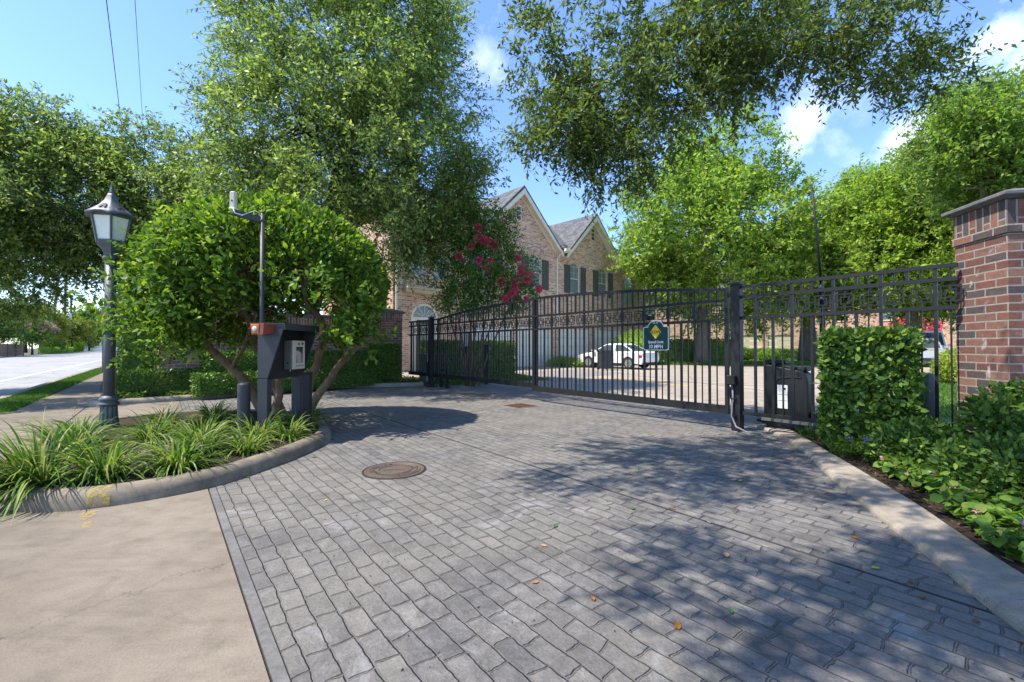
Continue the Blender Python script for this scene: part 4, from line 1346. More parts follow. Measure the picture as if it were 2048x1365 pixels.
for k in range(6):
    j = (k + 1) % 6
    s = 0.965
    P = [Vector((lo[k][0] * s, lo[k][1] * s, lo[k][2] + 0.02)), Vector((lo[j][0] * s, lo[j][1] * s, lo[j][2] + 0.02)), Vector((hi[j][0] * s, hi[j][1] * s, hi[j][2] - 0.02)), Vector((hi[k][0] * s, hi[k][1] * s, hi[k][2] - 0.02))]
    q = [p - Vector((p.x, p.y, 0)).normalized() * 0.006 for p in P]
    MB().loft([[tuple(p) for p in P], [tuple(p) for p in q]]).build('lantern_pane', M['frost'], lp)
# flared roof with scalloped eaves and vents
n = 48
rings = []
for r, z, sc in ((0.20, 2.905, 0), (0.292, 2.895, 1), (0.298, 2.915, 1), (0.225, 2.965, 0), (0.15, 3.03, 0), (0.09, 3.11, 0), (0.055, 3.19, 0), (0.045, 3.215, 0), (0.0, 3.225, 0)):
    ring = []
    for k in range(n):
        t = R_(12) + 2 * math.pi * k / n
        f = math.cos(math.pi / 6) / math.cos(((t - R_(12)) % (math.pi / 3)) - math.pi / 6)
        f = f * 0.75 + 0.25
        zz = z - (0.014 * math.cos(6 * (t - R_(12))) * sc) + 0.006 * sc * math.cos(18 * (t - R_(12)))
        ring.append((max(r, 1e-4) * f * math.cos(t), max(r, 1e-4) * f * math.sin(t), zz))
    rings.append(ring)
rf_ = MB().loft(rings).build('lantern_roof', M['lampgrey'], lp, True)
for k in range(6):
    vt = MB()
    t = R_(12 + 30) + k * math.pi / 3
    for s in (-1, 1):
        u = t + s * 0.16
        c0 = Vector((0.205 * math.cos(u), 0.205 * math.sin(u), 2.983))
        c1 = Vector((0.135 * math.cos(t + s * .1), 0.135 * math.sin(t + s * .1), 3.052))
        vt.rail(c0, c1, 0.026, 0.006)
    vt.build('roof_vent', M['signblack'], rf_)
MB().lathe([(0.03, 3.21), (0.036, 3.235), (0.018, 3.25), (0.026, 3.275), (0.012, 3.29), (0.014, 3.33), (0.003, 3.385), (0.0, 3.39)], 14).build('finial', M['lampgrey'], lp, True)

# ================================================================== manhole and drain
mh = thing('manhole_cover', 'round rusty cast iron manhole cover set in the stamped brick drive', 'manhole cover', (-1.146, 4.31, 0))
mb = MB()
mb.lathe([(0.305, -0.02), (0.305, 0.006), (0.288, 0.008), (0.288, -0.02)], 48)
mb.build('frame', M['irondark'], mh)
pr = [(0.284, -0.02)]
for r0, r1, z in ((0.284, 0.262, .007), (0.258, 0.248, .003), (0.246, 0.232, .009), (0.228, 0.218, .003), (0.216, 0.202, .009), (0.198, 0.162, .003), (0.16, 0.148, .009), (0.146, 0.132, .003), (0.13, 0.0, .006)):
    pr += [(r0, z), (r1, z)]
MB().lathe(pr, 48).build('plate', M['iron'], mh)
mb = MB()
for a in (25, 115, 205, 295):
    mb.lathe([(0.016, 0.0095), (0.012, 0.0102), (0.0, 0.0102)], 10, (0.21 * math.cos(R_(a)), 0.21 * math.sin(R_(a))))
mb.build('pick_hole', M['signblack'], mh)
mb = MB()
for r, a0, a1 in ((0.18, 20, 160), (0.18, 200, 340)):
    for k in range(13):
        a = R_(a0 + (a1 - a0) * k / 12)
        c, s = math.cos(a), math.sin(a)
        mb.rail((r * c - 0.010 * c, r * s - 0.010 * s, 0.006), (r * c + 0.010 * c, r * s + 0.010 * s, 0.006), 0.012, 0.006)
for k in range(-3, 4):
    mb.rail((k * 0.03, -0.03, 0.008), (k * 0.03, 0.03, 0.008), 0.012, 0.004)
mb.build('raised_pattern', M['iron'], mh)

dg = thing('drain_grate', 'square rusted drain grate in the drive near the gate', 'drain grate', (0.164, 9.05, 0), GROT)
mb = MB()
s = 0.25
mb.box(-s, s, -s, -s + .03, -0.02, 0.007).box(-s, s, s - .03, s, -0.02, 0.007).box(-s, -s + .03, -s + .03, s - .03, -0.02, 0.007).box(s - .03, s, -s + .03, s - .03, -0.02, 0.007)
mb.build('frame', M['rust'], dg)
mb = MB()
for k in range(8):
    x = -0.2 + k * 0.054
    mb.box(x, x + 0.022, -s + .03, s - .03, -0.02, 0.005)
mb.box(-0.22, 0.22, -0.012, 0.012, -0.02, 0.0055)
mb.build('bars', M['rust'], dg)
MB().box(-s + .03, s - .03, -s + .03, s - .03, 0.0005, 0.0015).build('pit_shade_sheet', M['signblack'], dg)  # black sheet under the bars stands in for the shade of the pit

# ================================================================== posts and pipes at the edges
ms = thing('marker_sign', 'narrow amber and red marker sign on a thin post beside the street pavement', 'sign', (-19.5, 21.0, 0))
MB().tube([(0, 0, -0.1), (0, 0, 2.75)], 0.045, 8).build('post', M['steel2'], ms)
MB().loft([[(-0.13 + k, y, 2.12 + k), (0.13 - k, y, 2.12 + k), (0.14 - k, y, 2.2), (0.14 - k, y, 2.78), (0.09 - k, y, 2.86 - k), (-0.09 + k, y, 2.86 - k), (-0.14 + k, y, 2.78), (-0.14 + k, y, 2.2)] for y, k in ((-0.05, 0.0), (-0.075, 0.01))]).build('sign_plate', M['red'], ms)
MB().box(-0.10, 0.10, -0.080, -0.076, 2.17, 2.45).build('sign_face', M['amber'], ms)
MB().tube([(0, -0.076, 2.68), (0, -0.084, 2.68)], 0.07, 14).build('reflector', M['tail'], ms)
MB().box(0.09, 0.16, -0.03, 0.03, 1.75, 2.1).build('tag_plate', M['white'], ms)
gpo = thing('sign_post', 'leaning galvanised sign post in the ground cover before the dark hedge', 'post', (-9.6, 12.0, 0.05))
MB().loft([[(x + 0.12 * t - 0.03, y, z) for x, y in ((0, 0), (0.035, 0.02), (0.07, 0), (0.07, 0.02), (0.035, 0.045), (0, 0.02))] for t, z in ((0, -0.1), (1, 1.05), (2, 2.2))]).build('post', M['galv'], gpo)
MB().box(-0.02, 0.52, 0.05, 0.056, 1.75, 2.25).build('sign_back', M['galv'], gpo)
pv = thing('utility_pipe', 'grey green utility marker pipe standing between the fence and brick pillar', 'pipe', (4.72, 4.98, 0.0))
MB().lathe([(0.058, -0.05), (0.052, 0.75), (0.045, 0.88), (0.03, 0.905), (0.0, 0.91)], 18).build('pipe', M['pvc'], pv, True)
MB().lathe([(0.062, -0.05), (0.061, 0.12), (0.055, 0.13), (0.052, 0.13)], 18).build('sleeve', M['pvc'], pv, True)
# ================================================================== houses
def m_clear():
    N = NT('window_glass_clear')
    tr = N.n('ShaderNodeBsdfTransparent')
    tr.inputs['Color'].default_value = (0.82, 0.86, 0.86, 1)
    gl = N.n('ShaderNodeBsdfGlossy')
    gl.inputs['Roughness'].default_value = 0.05
    mx = N.n('ShaderNodeMixShader')
    mx.inputs[0].default_value = 0.07
    N.l(tr.outputs[0], mx.inputs[1])
    N.l(gl.outputs[0], mx.inputs[2])
    N.l(mx.outputs[0], N.out.inputs['Surface'])
    return N.m


M['clear'] = m_clear()
M['blind'] = m_paint('white_window_blind', (0.70, 0.70, 0.68), 0.6, 0, 0.06, 2, 0.02)
M['door'] = m_paint('dark_brown_door', (0.06, 0.035, 0.025), 0.4, 0, 0.3, 6, 0.04)


def facade(mb, x0, x1, z0, z1, ops, depth=0.14, y=0.0):
    xs = sorted({x0, x1, *[o[0] for o in ops], *[o[1] for o in ops]})
    zs = sorted({z0, z1, *[o[2] for o in ops], *[o[3] for o in ops]})
    for i in range(len(xs) - 1):
        for j in range(len(zs) - 1):
            cx_, cz_ = (xs[i] + xs[i + 1]) / 2, (zs[j] + zs[j + 1]) / 2
            if any(o[0] < cx_ < o[1] and o[2] < cz_ < o[3] for o in ops):
                continue
            mb.add([(xs[i], y, zs[j]), (xs[i + 1], y, zs[j]), (xs[i + 1], y, zs[j + 1]), (xs[i], y, zs[j + 1])], [(0, 1, 2, 3)])
    for a, b, c, d in [o[:4] for o in ops]:
        yy = y + depth
        mb.add([(a, y, c), (a, yy, c), (a, yy, d), (a, y, d)], [(0, 1, 2, 3)])
        mb.add([(b, y, c), (b, y, d), (b, yy, d), (b, yy, c)], [(0, 1, 2, 3)])
        mb.add([(a, y, d), (a, yy, d), (b, yy, d), (b, y, d)], [(0, 1, 2, 3)])
        mb.add([(a, y, c), (b, y, c), (b, yy, c), (a, yy, c)], [(0, 1, 2, 3)])
    return mb


def arc_pts(xa, xb, zs, rise, n=12):
    """segmental arch from (xa, zs) up over to (xb, zs)"""
    w = (xb - xa) / 2
    R = (w * w + rise * rise) / (2 * rise)
    cx_, cz_ = (xa + xb) / 2, zs + rise - R
    t0 = math.asin(min(1, w / R))
    if rise > w:
        t0 = math.pi - t0
    return [(cx_ + R * math.sin(-t0 + 2 * t0 * i / n), cz_ + R * math.cos(-t0 + 2 * t0 * i / n)) for i in range(n + 1)]


def arch_fill(mb, xa, xb, zs, ztop, y0, y1, n=12):
    a = arc_pts(xa, xb, zs, ztop - zs, n)
    left = [p for p in a if p[0] <= (xa + xb) / 2 + 1e-6]
    right = [p for p in a if p[0] >= (xa + xb) / 2 - 1e-6]
    mb.prism_xz([(xa, zs)] + [(xa, ztop)] + [((xa + xb) / 2, ztop)] + left[::-1][1:-1], y0, y1)
    mb.prism_xz([(xb, zs)] + right[::-1][1:-1] + [((xa + xb) / 2, ztop), (xb, ztop)], y0, y1)


def window(root, xa, xb, za, zb, arch_=0.0, y=0.0, depth=0.14, frame='trim', cols=2, shut=0.0, ring=True, blind=0.96, grid=True, sill=True):
    yf = y + depth - 0.06
    zs = zb - arch_
    f = MB()
    t = 0.06
    f.box(xa, xa + t, yf, yf + .05, za, zs).box(xb - t, xb, yf, yf + .05, za, zs).box(xa + t, xb - t, yf, yf + .05, za, za + t)
    if arch_:
        o = arc_pts(xa, xb, zs, arch_)
        w2 = arc_pts(xa + t, xb - t, zs, arch_ - t)
        for i in range(len(o) - 1):
            f.prism_xz([o[i], o[i + 1], w2[i + 1], w2[i]], yf, yf + .05)
    else:
        f.box(xa + t, xb - t, yf, yf + .05, zb - t, zb)
    zm = za + (zb - za) * 0.47
    f.box(xa + t, xb - t, yf + .005, yf + .045, zm - 0.025, zm + 0.025)
    if grid:
        for k in range(1, cols):
            xk = xa + (xb - xa) * k / cols
            f.box(xk - .012, xk + .012, yf + .012, yf + .03, zm + .025, zb - t - 0.01)
        for zk in (zm + (zs - zm) * 0.5, zs):
            if zk < zb - 0.1:
                f.box(xa + t, xb - t, yf + .014, yf + .028, zk - .012, zk + .012)
    w = f.build('window', M[frame], root)
    if arch_:
        a = arc_pts(xa + .02, xb - .02, zs, arch_ - .02)
        MB().prism_xz([(xa + .02, za + .02), (xb - .02, za + .02)] + a[::-1], yf + .032, yf + .036).build('pane', M['clear'], w)
    else:
        MB().box(xa + .02, xb - .02, yf + .032, yf + .036, za + .02, zb - .02).build('pane', M['clear'], w)
    b = MB()
    zt = zb - 0.02
    zlow = zb - (zb - za) * blind
    k = int((zt - zlow) / 0.075)
    for i in range(k):
        z = zlow + i * 0.075
        dx = 0.0
        if arch_ and z > zs:
            w_ = (xb - xa) / 2
            dx = w_ * (1 - math.sqrt(max(0.02, 1 - ((z - zs) / arch_) ** 2)))
            if dx > w_ * .8:
                continue
        b.add([(xa + .03 + dx, yf + .055, z), (xb - .03 - dx, yf + .055, z), (xb - .03 - dx, yf + .085, z + .07), (xa + .03 + dx, yf + .085, z + .07)], [(0, 1, 2, 3)])
    if k:
        b.build('blind', M['blind'], w)
    if sill:
        MB().box(xa - .06, xb + .06, y - .05, y + depth - .07, za - .085, za - 0.003).build('window_sill', M['housesoldier'], w)
    d = MB().box(xa + .01, xb - .01, yf + .25, yf + .26, za, zb).build('room_dark', M['glass'], w)
    if ring and arch_:
        a0 = arc_pts(xa - .01, xb + .01, zs, arch_ + .01, 18)
        a1 = arc_pts(xa - .16, xb + .16, zs, arch_ + .27, 18)
        m = MB()
        for i in range(18):
            g = 0.06
            lerp = lambda p, q, s: (p[0] + (q[0] - p[0]) * s, p[1] + (q[1] - p[1]) * s)
            m.prism_xz([lerp(a0[i], a0[i + 1], g), lerp(a0[i], a0[i + 1], 1 - g), lerp(a1[i], a1[i + 1], 1 - g), lerp(a1[i], a1[i + 1], g)], y - .012, y + .02)
        m.build('brick_arch', M['housebrick'], root)
    if shut:
        for xs0, xs1 in ((xa - shut - .05, xa - .05), (xb + .05, xb + shut + .05)):
            m = MB().box(xs0, xs1, y - .05, y - .015, za - .02, zs + .04)
            for sx in (xs0, xs1 - .05):
                m.box(sx, sx + .05, y - .06, y - .0501, za - .02, zs + .04)
            for zz in (za - .02, (za + zs) / 2, zs - .02):
                m.box(xs0 + .05, xs1 - .05, y - .06, y - .0502, zz, zz + .06)
            kk_ = int((zs - za) / .07)
            for i in range(kk_):
                z = za + .05 + i * .07
                m.add([(xs0 + .05, y - .0575, z), (xs1 - .05, y - .0575, z), (xs1 - .05, y - .0507, z + .055), (xs0 + .05, y - .0507, z + .055)], [(0, 1, 2, 3)])
            m.build('shutter', M['shutter'], root)
    return w


def gable(root, xc, hw, zp, ze, y0, y1, rm):
    """front gable: brick triangle is in the wall; here the roof slopes, rake boards"""
    sl = (zp - ze) / hw
    ext = 0.35
    m = MB()
    for s in (-1, 1):
        p = [(xc, zp), (xc + s * (hw + ext), ze - sl * ext)]
        th = 0.13
        m.loft([[(x, yy, z + dz) for (x, z), dz in ((p[0], 0.02), (p[1], 0.02), (p[1], 0.02 + th), (p[0], 0.02 + th * 1.3))] for yy in (y0 - .42, y1)])
    m.build('roof', rm, root)
    b = MB()
    for s in (-1, 1):
        x1, z1 = xc + s * (hw + ext), ze - sl * ext
        b.prism_xz([(xc, zp + .0), (x1, z1 + .0), (x1, z1 - .24), (xc, zp - .36)], y0 - .44, y0 - .40)
        b.prism_xz([(xc, zp - .10), (x1, z1 - .10), (x1, z1 - .16), (xc, zp - .16)], y0 - .398, y0 - .003)
        b.prism_xz([(xc, zp - .17), (x1 - s * .35, z1 - .17 + sl * .35), (x1 - s * .35, z1 - .33 + sl * .35), (xc, zp - .39)], y0 - .05, y0 - .004)
    b.build('rake_board', M['trim'], root)


HR = R_(43.4)
hs = thing('brick_townhouse', 'two storey brick townhouse with two front gables, green shutters and garage doors', 'house', (0.486, 27.0, 0), HR)
X0, X1, ZE, DEP = -8.56, 14.6, 7.75, 9.0
ops = [(.78, 1.94, 4.95, 7.14), (4.86, 5.94, 4.95, 7.14), (8.12, 9.34, 4.95, 7.14), (11.3, 13.4, 4.6, 6.95),
       (-7.67, -6.80, 4.75, 6.15), (-6.20, -5.35, 4.75, 6.15), (-3.3, -2.2, 4.95, 7.14),
       (-7.55, -5.95, 0.0, 3.42),
       (-3.7, -.68, 0, 2.45), (-.18, 2.88, 0, 2.45), (3.65, 7.05, 0, 2.45), (7.75, 11.0, 0, 2.45)]
wm_ = MB()
facade(wm_, X0, X1, -0.15, ZE, ops)
for xc, hw, zp in ((0.0, 3.35, 10.9), (7.45, 3.05, 10.75)):
    wm_.add([(xc - hw, 0, ZE), (xc + hw, 0, ZE), (xc, 0, zp)], [(0, 1, 2)])
wm_.add([(X0, 0, -0.15), (X0, 0, ZE), (X0, DEP, ZE), (X0, DEP, -0.15)], [(0, 1, 2, 3)])
wm_.add([(X1, 0, -0.15), (X1, DEP, -0.15), (X1, DEP, ZE), (X1, 0, ZE)], [(0, 1, 2, 3)])
wm_.add([(X0, DEP, -0.15), (X0, DEP, ZE), (X1, DEP, ZE), (X1, DEP, -0.15)], [(0, 1, 2, 3)])
for xa, xb, za, zb in ops[:3] + [ops[6]]:
    arch_fill(wm_, xa, xb, zb - .32, zb, 0.001, 0.135)
arch_fill(wm_, 11.3, 13.4, 6.25, 6.95, 0.001, 0.135)
arch_fill(wm_, -7.55, -5.95, 2.72, 3.42, 0.001, 0.135)
wm_.build('wall', M['housebrick'], hs)
MB().box(X0, X1, -.012, -.002, 7.28, 7.5).build('soldier_course', M['housesoldier'], hs)
for (xa, xb, za, zb) in ops[:3]:
    window(hs, xa, xb, za, zb, .32, shut=.6)
window(hs, *ops[6], .32, shut=.6)
window(hs, *ops[3], .70, cols=4, frame='tantrim', blind=1.0)
for o in ops[4:6]:
    window(hs, *o, 0, grid=False, blind=1.0)
# gable vents
for xc in (-.12, 7.45):
    m = MB().box(xc - .2, xc + .2, -.03, -.004, 9.0, 9.9)
    v_ = m.build('gable_vent', M['trim'], hs)
    m = MB()
    for i in range(2):
        for j in range(3):
            m.box(xc - .165 + i * .17, xc - .005 + i * .17, -.036, -.031, 9.04 + j * .28, 9.28 + j * .28)
    m.build('vent_pane', M['glass'], v_)
# roofs
m = MB()
yr, zr = 4.5, 10.95
sl_ = (zr - ZE) / (yr + .45)
gx = [X0 - .4, -3.7, 3.72, 4.05, 10.85, X1 + .4]
for i in range(5):
    ys = -.45 if i % 2 == 0 else .06
    zs0 = ZE - .02 + sl_ * (ys + .45)
    m.loft([[(x, ys, zs0), (x, yr, zr), (x, yr, zr + .16), (x, ys, zs0 + .14)] for x in (gx[i] + (0 if i == 0 else .001), gx[i + 1])])
m.loft([[(x, yr + .001, zr), (x, DEP + .45, ZE - .02), (x, DEP + .45, ZE + .12), (x, yr + .001, zr + .16)] for x in (gx[0], gx[-1])])
m.build('roof', M['shingle'], hs)
gable(hs, 0.0, 3.35, 10.9, ZE, 0, 4.4, M['shingle'])
gable(hs, 7.45, 3.05, 10.75, ZE, 0, 4.4, M['shingle'])
for xa, xb in ((X0 - .3, -3.7), (3.7, 4.25), (10.6, X1 + .3)):
    g_ = MB().loft([[(x, -.62, ZE - .02), (x, -.60, ZE - .14), (x, -.45, ZE - .17), (x, -.44, ZE - .02), (x, -.46, ZE + .02), (x, -.62, ZE + .02)] for x in (xa, xb)]).build('gutter', M['trim'], hs)
    MB().box(xa, xb, -.44, -.002, ZE - .22, ZE - .16).box(xa, xb, -.06, -.004, ZE - .42, ZE - .22).build('soffit', M['trim'], hs)
for xd, zb_ in ((3.42, 2.6), (X0 + .16, 0.1)):
    MB().tube([(xd, -.52, ZE - .15), (xd, -.50, ZE - .3), (xd, -.06, ZE - .62), (xd, -.06, zb_)], .055, 8).build('downspout', M['trim'], hs)
# garage doors
for xa, xb, za, zb in ops[8:]:
    m = MB()
    for k in range(4):
        zk = za + k * (zb - za) / 4
        m.box(xa, xb, .08, .12, zk + .008, zk + (zb - za) / 4 - .008)
        nx = 6
        for j in range(nx):
            w_ = (xb - xa) / nx
            m.box(xa + j * w_ + .07, xa + (j + 1) * w_ - .07, .068, .0795, zk + .09, zk + (zb - za) / 4 - .09)
    d_ = m.build('garage_door', M['garage'], hs)
    MB().box(xa - .02, xb + .02, .02, .10, zb - .1, zb - .001).box(xa, xa + .08, .02, .10, za, zb - .1).box(xb - .08, xb, .02, .10, za, zb - .1).build('door_frame', M['trim'], d_)
# entrance: door with fanlight, brick arch and tan beam above
zs_ = 2.72
d_ = MB().box(-7.2, -6.3, .08, .12, 0.05, 2.55).build('entrance_door', M['door'], hs)
MB().box(-7.05, -6.45, .07, .079, 1.35, 2.4).build('door_pane', M['glass'], d_)
fr_ = MB().box(-7.55, -7.2, .05, .10, 0, 2.60).box(-6.3, -5.95, .05, .10, 0, 2.60).box(-7.55, -5.95, .04, .11, 2.58, 2.72)
a0, a1 = arc_pts(-7.55, -5.95, zs_, .70, 18), arc_pts(-7.44, -6.06, zs_, .59, 18)
for i in range(18):
    fr_.prism_xz([a0[i], a0[i + 1], a1[i + 1], a1[i]], .03, .10)
for a in (30, 60, 90, 120, 150):
    fr_.rail((-6.75 + .14 * math.cos(R_(a)), .075, zs_ + .1 * math.sin(R_(a))), (-6.75 + .70 * math.cos(R_(a)), .075, zs_ + .60 * math.sin(R_(a))), .03, .03)
ff = fr_.build('fanlight_frame', M['trim'], hs)
MB().prism_xz([(-7.5, zs_)] + [(-5.98, zs_)] + a1[::-1][1:-1], .085, .095).build('pane', M['glass'], ff)
a0, a1 = arc_pts(-7.58, -5.92, zs_, .73, 22), arc_pts(-7.85, -5.65, zs_, 1.02, 22)
m = MB()
for i in range(22):
    L_ = lambda p, q, s: (p[0] + (q[0] - p[0]) * s, p[1] + (q[1] - p[1]) * s)
    m.prism_xz([L_(a0[i], a0[i + 1], .07), L_(a0[i], a0[i + 1], .93), L_(a1[i], a1[i + 1], .93), L_(a1[i], a1[i + 1], .07)], -.03, .02)
m.build('brick_arch', M['housebrick'], hs)
MB().box(-8.0, -5.2, -.35, -.004, 3.88, 4.16).box(-8.0, -5.2, -.45, -.351, 4.08, 4.18).build('awning_beam', M['tantrim'], hs)


def simple_house(label, loc, rot, w, ze, zp, dep, wins, doors, seed, hip=True):
    r = thing('brick_house', label, 'house', loc, rot)
    m = MB()
    ops = [o for o in wins] + [o for o in doors]
    facade(m, -w / 2, w / 2, -.2, ze, ops)
    m.add([(-w / 2, 0, -.2), (-w / 2, 0, ze), (-w / 2, dep, ze), (-w / 2, dep, -.2)], [(0, 1, 2, 3)])
    m.add([(w / 2, 0, -.2), (w / 2, dep, -.2), (w / 2, dep, ze), (w / 2, 0, ze)], [(0, 1, 2, 3)])
    m.build('wall', M['housebrick'], r)
    e = .45
    m = MB()
    m.add([(-w / 2 - e, -e, ze), (w / 2 + e, -e, ze), (w / 2 + e, dep + e, ze), (-w / 2 - e, dep + e, ze), (-w / 2 + dep / 2, dep / 2, zp), (w / 2 - dep / 2, dep / 2, zp)],
          [(0, 1, 5, 4), (1, 2, 5), (2, 3, 4, 5), (3, 0, 4), (0, 3, 2, 1)])
    m.build('roof', M['shingle'], r)
    MB().box(-w / 2 - e, w / 2 + e, -e - .03, -e + .0, ze - .2, ze + .05).box(-w / 2 - .02, w / 2 + .02, -e + .0, -.003, ze - .22, ze - .12).build('eave_board', M['trim'], r)
    for o in wins:
        window(r, *o, 0, ring=False, grid=True, blind=.7)
    for xa, xb, za, zb in doors:
        m = MB()
        for k in range(4):
            zk = za + k * (zb - za) / 4
            m.box(xa, xb, .08, .12, zk + .01, zk + (zb - za) / 4 - .01)
        m.build('garage_door', M['cream'], r)
    return r


M['cream'] = m_paint('cream_garage_door', (0.66, 0.57, 0.38), 0.5, 0, 0.1, 1.5, 0.03)
simple_house('brick house with cream garage doors behind the big elm trunk', (21.5, 47.0, 0), R_(-16), 17, 7.2, 10.4, 9,
             [(-7, -5.8, 4.2, 5.9), (-3, -1.8, 4.2, 5.9), (1.2, 2.4, 4.2, 5.9), (5.2, 6.4, 4.2, 5.9)], [(-7.2, -3.2, 0, 2.5), (1.2, 4.6, 0, 2.5), (5.2, 7.6, 0, 2.5)], 1)
simple_house('brick house with tall windows seen between the fence pickets and far trees', (37.5, 46.5, 0), R_(-28), 14, 7.0, 10.0, 9,
             [(-6, -4.9, 4.0, 5.9), (-2.6, -1.5, 4.0, 5.9), (1, 2.1, 4.0, 5.9), (4.4, 5.5, 4.0, 5.9), (-2.8, -1.5, .9, 2.6), (1, 2.2, .9, 2.6)], [(-6.4, -3.6, 0, 2.4), (3.4, 6.2, 0, 2.4)], 2)


# ================================================================== vehicles
def shrink(q, s, off):
    c = sum((Vector(p) for p in q), Vector()) / 4
    n = (Vector(q[1]) - Vector(q[0])).cross(Vector(q[3]) - Vector(q[0])).normalized()
    if n.dot(c - Vector((0, 0, 0.9))) < 0:
        n = -n
    P = [c + (Vector(p) - c) * s + n * off for p in q]
    return [tuple(p) for p in P], [tuple(p - n * (off + .02)) for p in P]


def car(name, label, loc, rot, paint, top, gh, W2=.88, H_=1.0, axles=(-1.35, 1.35), wr=.325, zb=.2, plate=None, group=None):
    r = thing(name, label, 'car' if name != 'white_van' else 'van', loc, rot, group)
    arch = lambda xc: [(xc - (wr + .05) * math.cos(t), zb + max(0, wr - zb + (wr + .05) * math.sin(t))) for t in [math.pi * i / 10 for i in range(11)]]
    bottom = [(top[0][0] + .05, zb + .08)] + arch(axles[0]) + arch(axles[1]) + [(top[-1][0] - .05, zb + .06)]
    prof = bottom + top[::-1]
    rings = []
    for y, k in ((-W2, .06), (-W2 + .03, .025), (-W2 + .12, 0), (W2 - .12, 0), (W2 - .03, .025), (W2, .06)):
        cxm = (top[0][0] + top[-1][0]) / 2
        rings.append([(cxm + (x - cxm) * (1 - k * .25), y, z - (k if z > .8 else 0)) for x, z in prof])
    MB().loft(rings).build('body', paint, r, False)
    (b0, b1, zb_), (t0, t1, zt) = gh
    yb, yt = W2 - .09, W2 - .30
    base = [(b0, -yb, zb_), (b1, -yb, zb_), (b1, yb, zb_), (b0, yb, zb_)]
    mid = [(t0 - .08, -yt - .03, zt - .06), (t1 + .10, -yt - .03, zt - .06), (t1 + .10, yt + .03, zt - .06), (t0 - .08, yt + .03, zt - .06)]
    topr = [(t0 + .12, -yt + .12, zt), (t1 - .12, -yt + .12, zt), (t1 - .12, yt - .12, zt), (t0 + .12, yt - .12, zt)]
    MB().loft([base, mid, topr]).build('roof', paint, r)

    def glass(q, s, nm):
        a, b = shrink(q, s, .004)
        MB().loft([a, b]).build(nm, M['carglass'], r)
    for sgn in (0, 2):
        B0, B1, T0, T1 = (base[0], base[1], mid[0], mid[1]) if sgn == 0 else (base[3], base[2], mid[3], mid[2])
        L = lambda p, q, t: tuple(Vector(p).lerp(Vector(q), t))
        for a, b in ((.02, .47), (.53, .98)):
            glass([L(B0, B1, a), L(B0, B1, b), L(T0, T1, b), L(T0, T1, a)], .88, 'side_window')
    glass([base[1], base[2], mid[2], mid[1]], .88, 'windscreen')
    glass([base[3], base[0], mid[0], mid[3]], .86, 'rear_window')
    for ax in axles:
        for s in (-1, 1):
            w = MB()
            yo = s * (W2 - .02)
            cir = lambda rr, y: [(ax + rr * math.cos(2 * math.pi * i / 24), y, wr + rr * math.sin(2 * math.pi * i / 24)) for i in range(24)]
            w.loft([cir(wr - .02, yo - s * .2), cir(wr, yo - s * .17), cir(wr, yo - s * .03), cir(wr - .03, yo)])
            wh = w.build('wheel', M['rubber'], r)
            w = MB()
            w.loft([cir(wr * .66, yo - s * .02), cir(wr * .66, yo + s * .004), cir(wr * .6, yo + s * .006)])
            for k in range(5):
                t = 2 * math.pi * k / 5
                w.rail((ax, yo + s * .012, wr), (ax + wr * .62 * math.cos(t), yo + s * .012, wr + wr * .62 * math.sin(t)), .012, .05)
            w.build('rim', M['alloy'], wh)
    xr, xf = top[0][0], top[-1][0]
    for s in (-1, 1):
        MB().bbox(xr - .02, xr + .22, min(s * (W2 - .32), s * (W2 + .004)), max(s * (W2 - .32), s * (W2 + .004)), top[2][1] - .3, top[2][1] - .1, .02).build('tail_light', M['tail'], r)
        MB().bbox(xf - .30, xf + .01, min(s * (W2 - .40), s * (W2 - .02)), max(s * (W2 - .40), s * (W2 - .02)), .58, .74, .03).build('headlight', M['clearlamp'], r)
        MB().bbox(b1 - .25, b1 - .1, min(s * (W2 - .02), s * (W2 + .17)), max(s * (W2 - .02), s * (W2 + .17)), zb_ + .02, zb_ + .14, .02).build('wing_mirror', paint, r)
        MB().box(-.15, .02, min(s * (W2 - .02), s * (W2 + .02)), max(s * (W2 - .02), s * (W2 + .02)), zb_ - .16, zb_ - .13).box(-1.1, -.95, min(s * (W2 - .02), s * (W2 + .02)), max(s * (W2 - .02), s * (W2 + .02)), zb_ - .16, zb_ - .13).build('door_handle', paint, r)
    MB().box(xr - .025, xr + .02, -.26, .26, .72, .84).build('number_plate', M['white'], r)
    MB().box(xr - .03, xr + .1, -W2 + .1, W2 - .1, .28, .38).build('bumper_trim', M['rubber'], r)
    MB().box(xf - .1, xf + .02, -W2 + .35, W2 - .35, .34, .56).build('grille', M['rubber'], r)
    return r


M['clearlamp'] = m_paint('clear_lamp_lens', (0.6, 0.62, 0.64), 0.1, 0, 0.1, 9, 0.0)
sed_top = [(-2.20, .36), (-2.27, .62), (-2.22, .96), (-2.02, 1.02), (-1.5, 1.04), (.95, .99), (1.55, .92), (2.0, .80), (2.22, .64), (2.27, .42)]
car('white_sedan', 'white sedan with red tail lights parked behind the gate', (6.05, 25.6, 0), R_(133), M['carwhite'], [(-2.20, .36), (-2.27, .60), (-2.22, .90), (-2.02, .97), (-1.5, .99), (.95, .93), (1.55, .87), (2.0, .76), (2.22, .60), (2.27, .40)], ((-1.72, 1.08, .93), (-.82, .18, 1.42)))
suv_top = [(-2.2, .4), (-2.28, .7), (-2.26, 1.1), (-2.1, 1.16), (-1.6, 1.16), (.95, 1.14), (1.6, 1.08), (2.05, .98), (2.25, .8), (2.28, .45)]
car('silver_suv', 'silver car half hidden behind the round shrub near the white van', (26.3, 28.2, 0), R_(-128), M['silver'], suv_top, ((-2.1, 1.1, 1.12), (-1.8, .5, 1.78)), W2=.92, wr=.36)
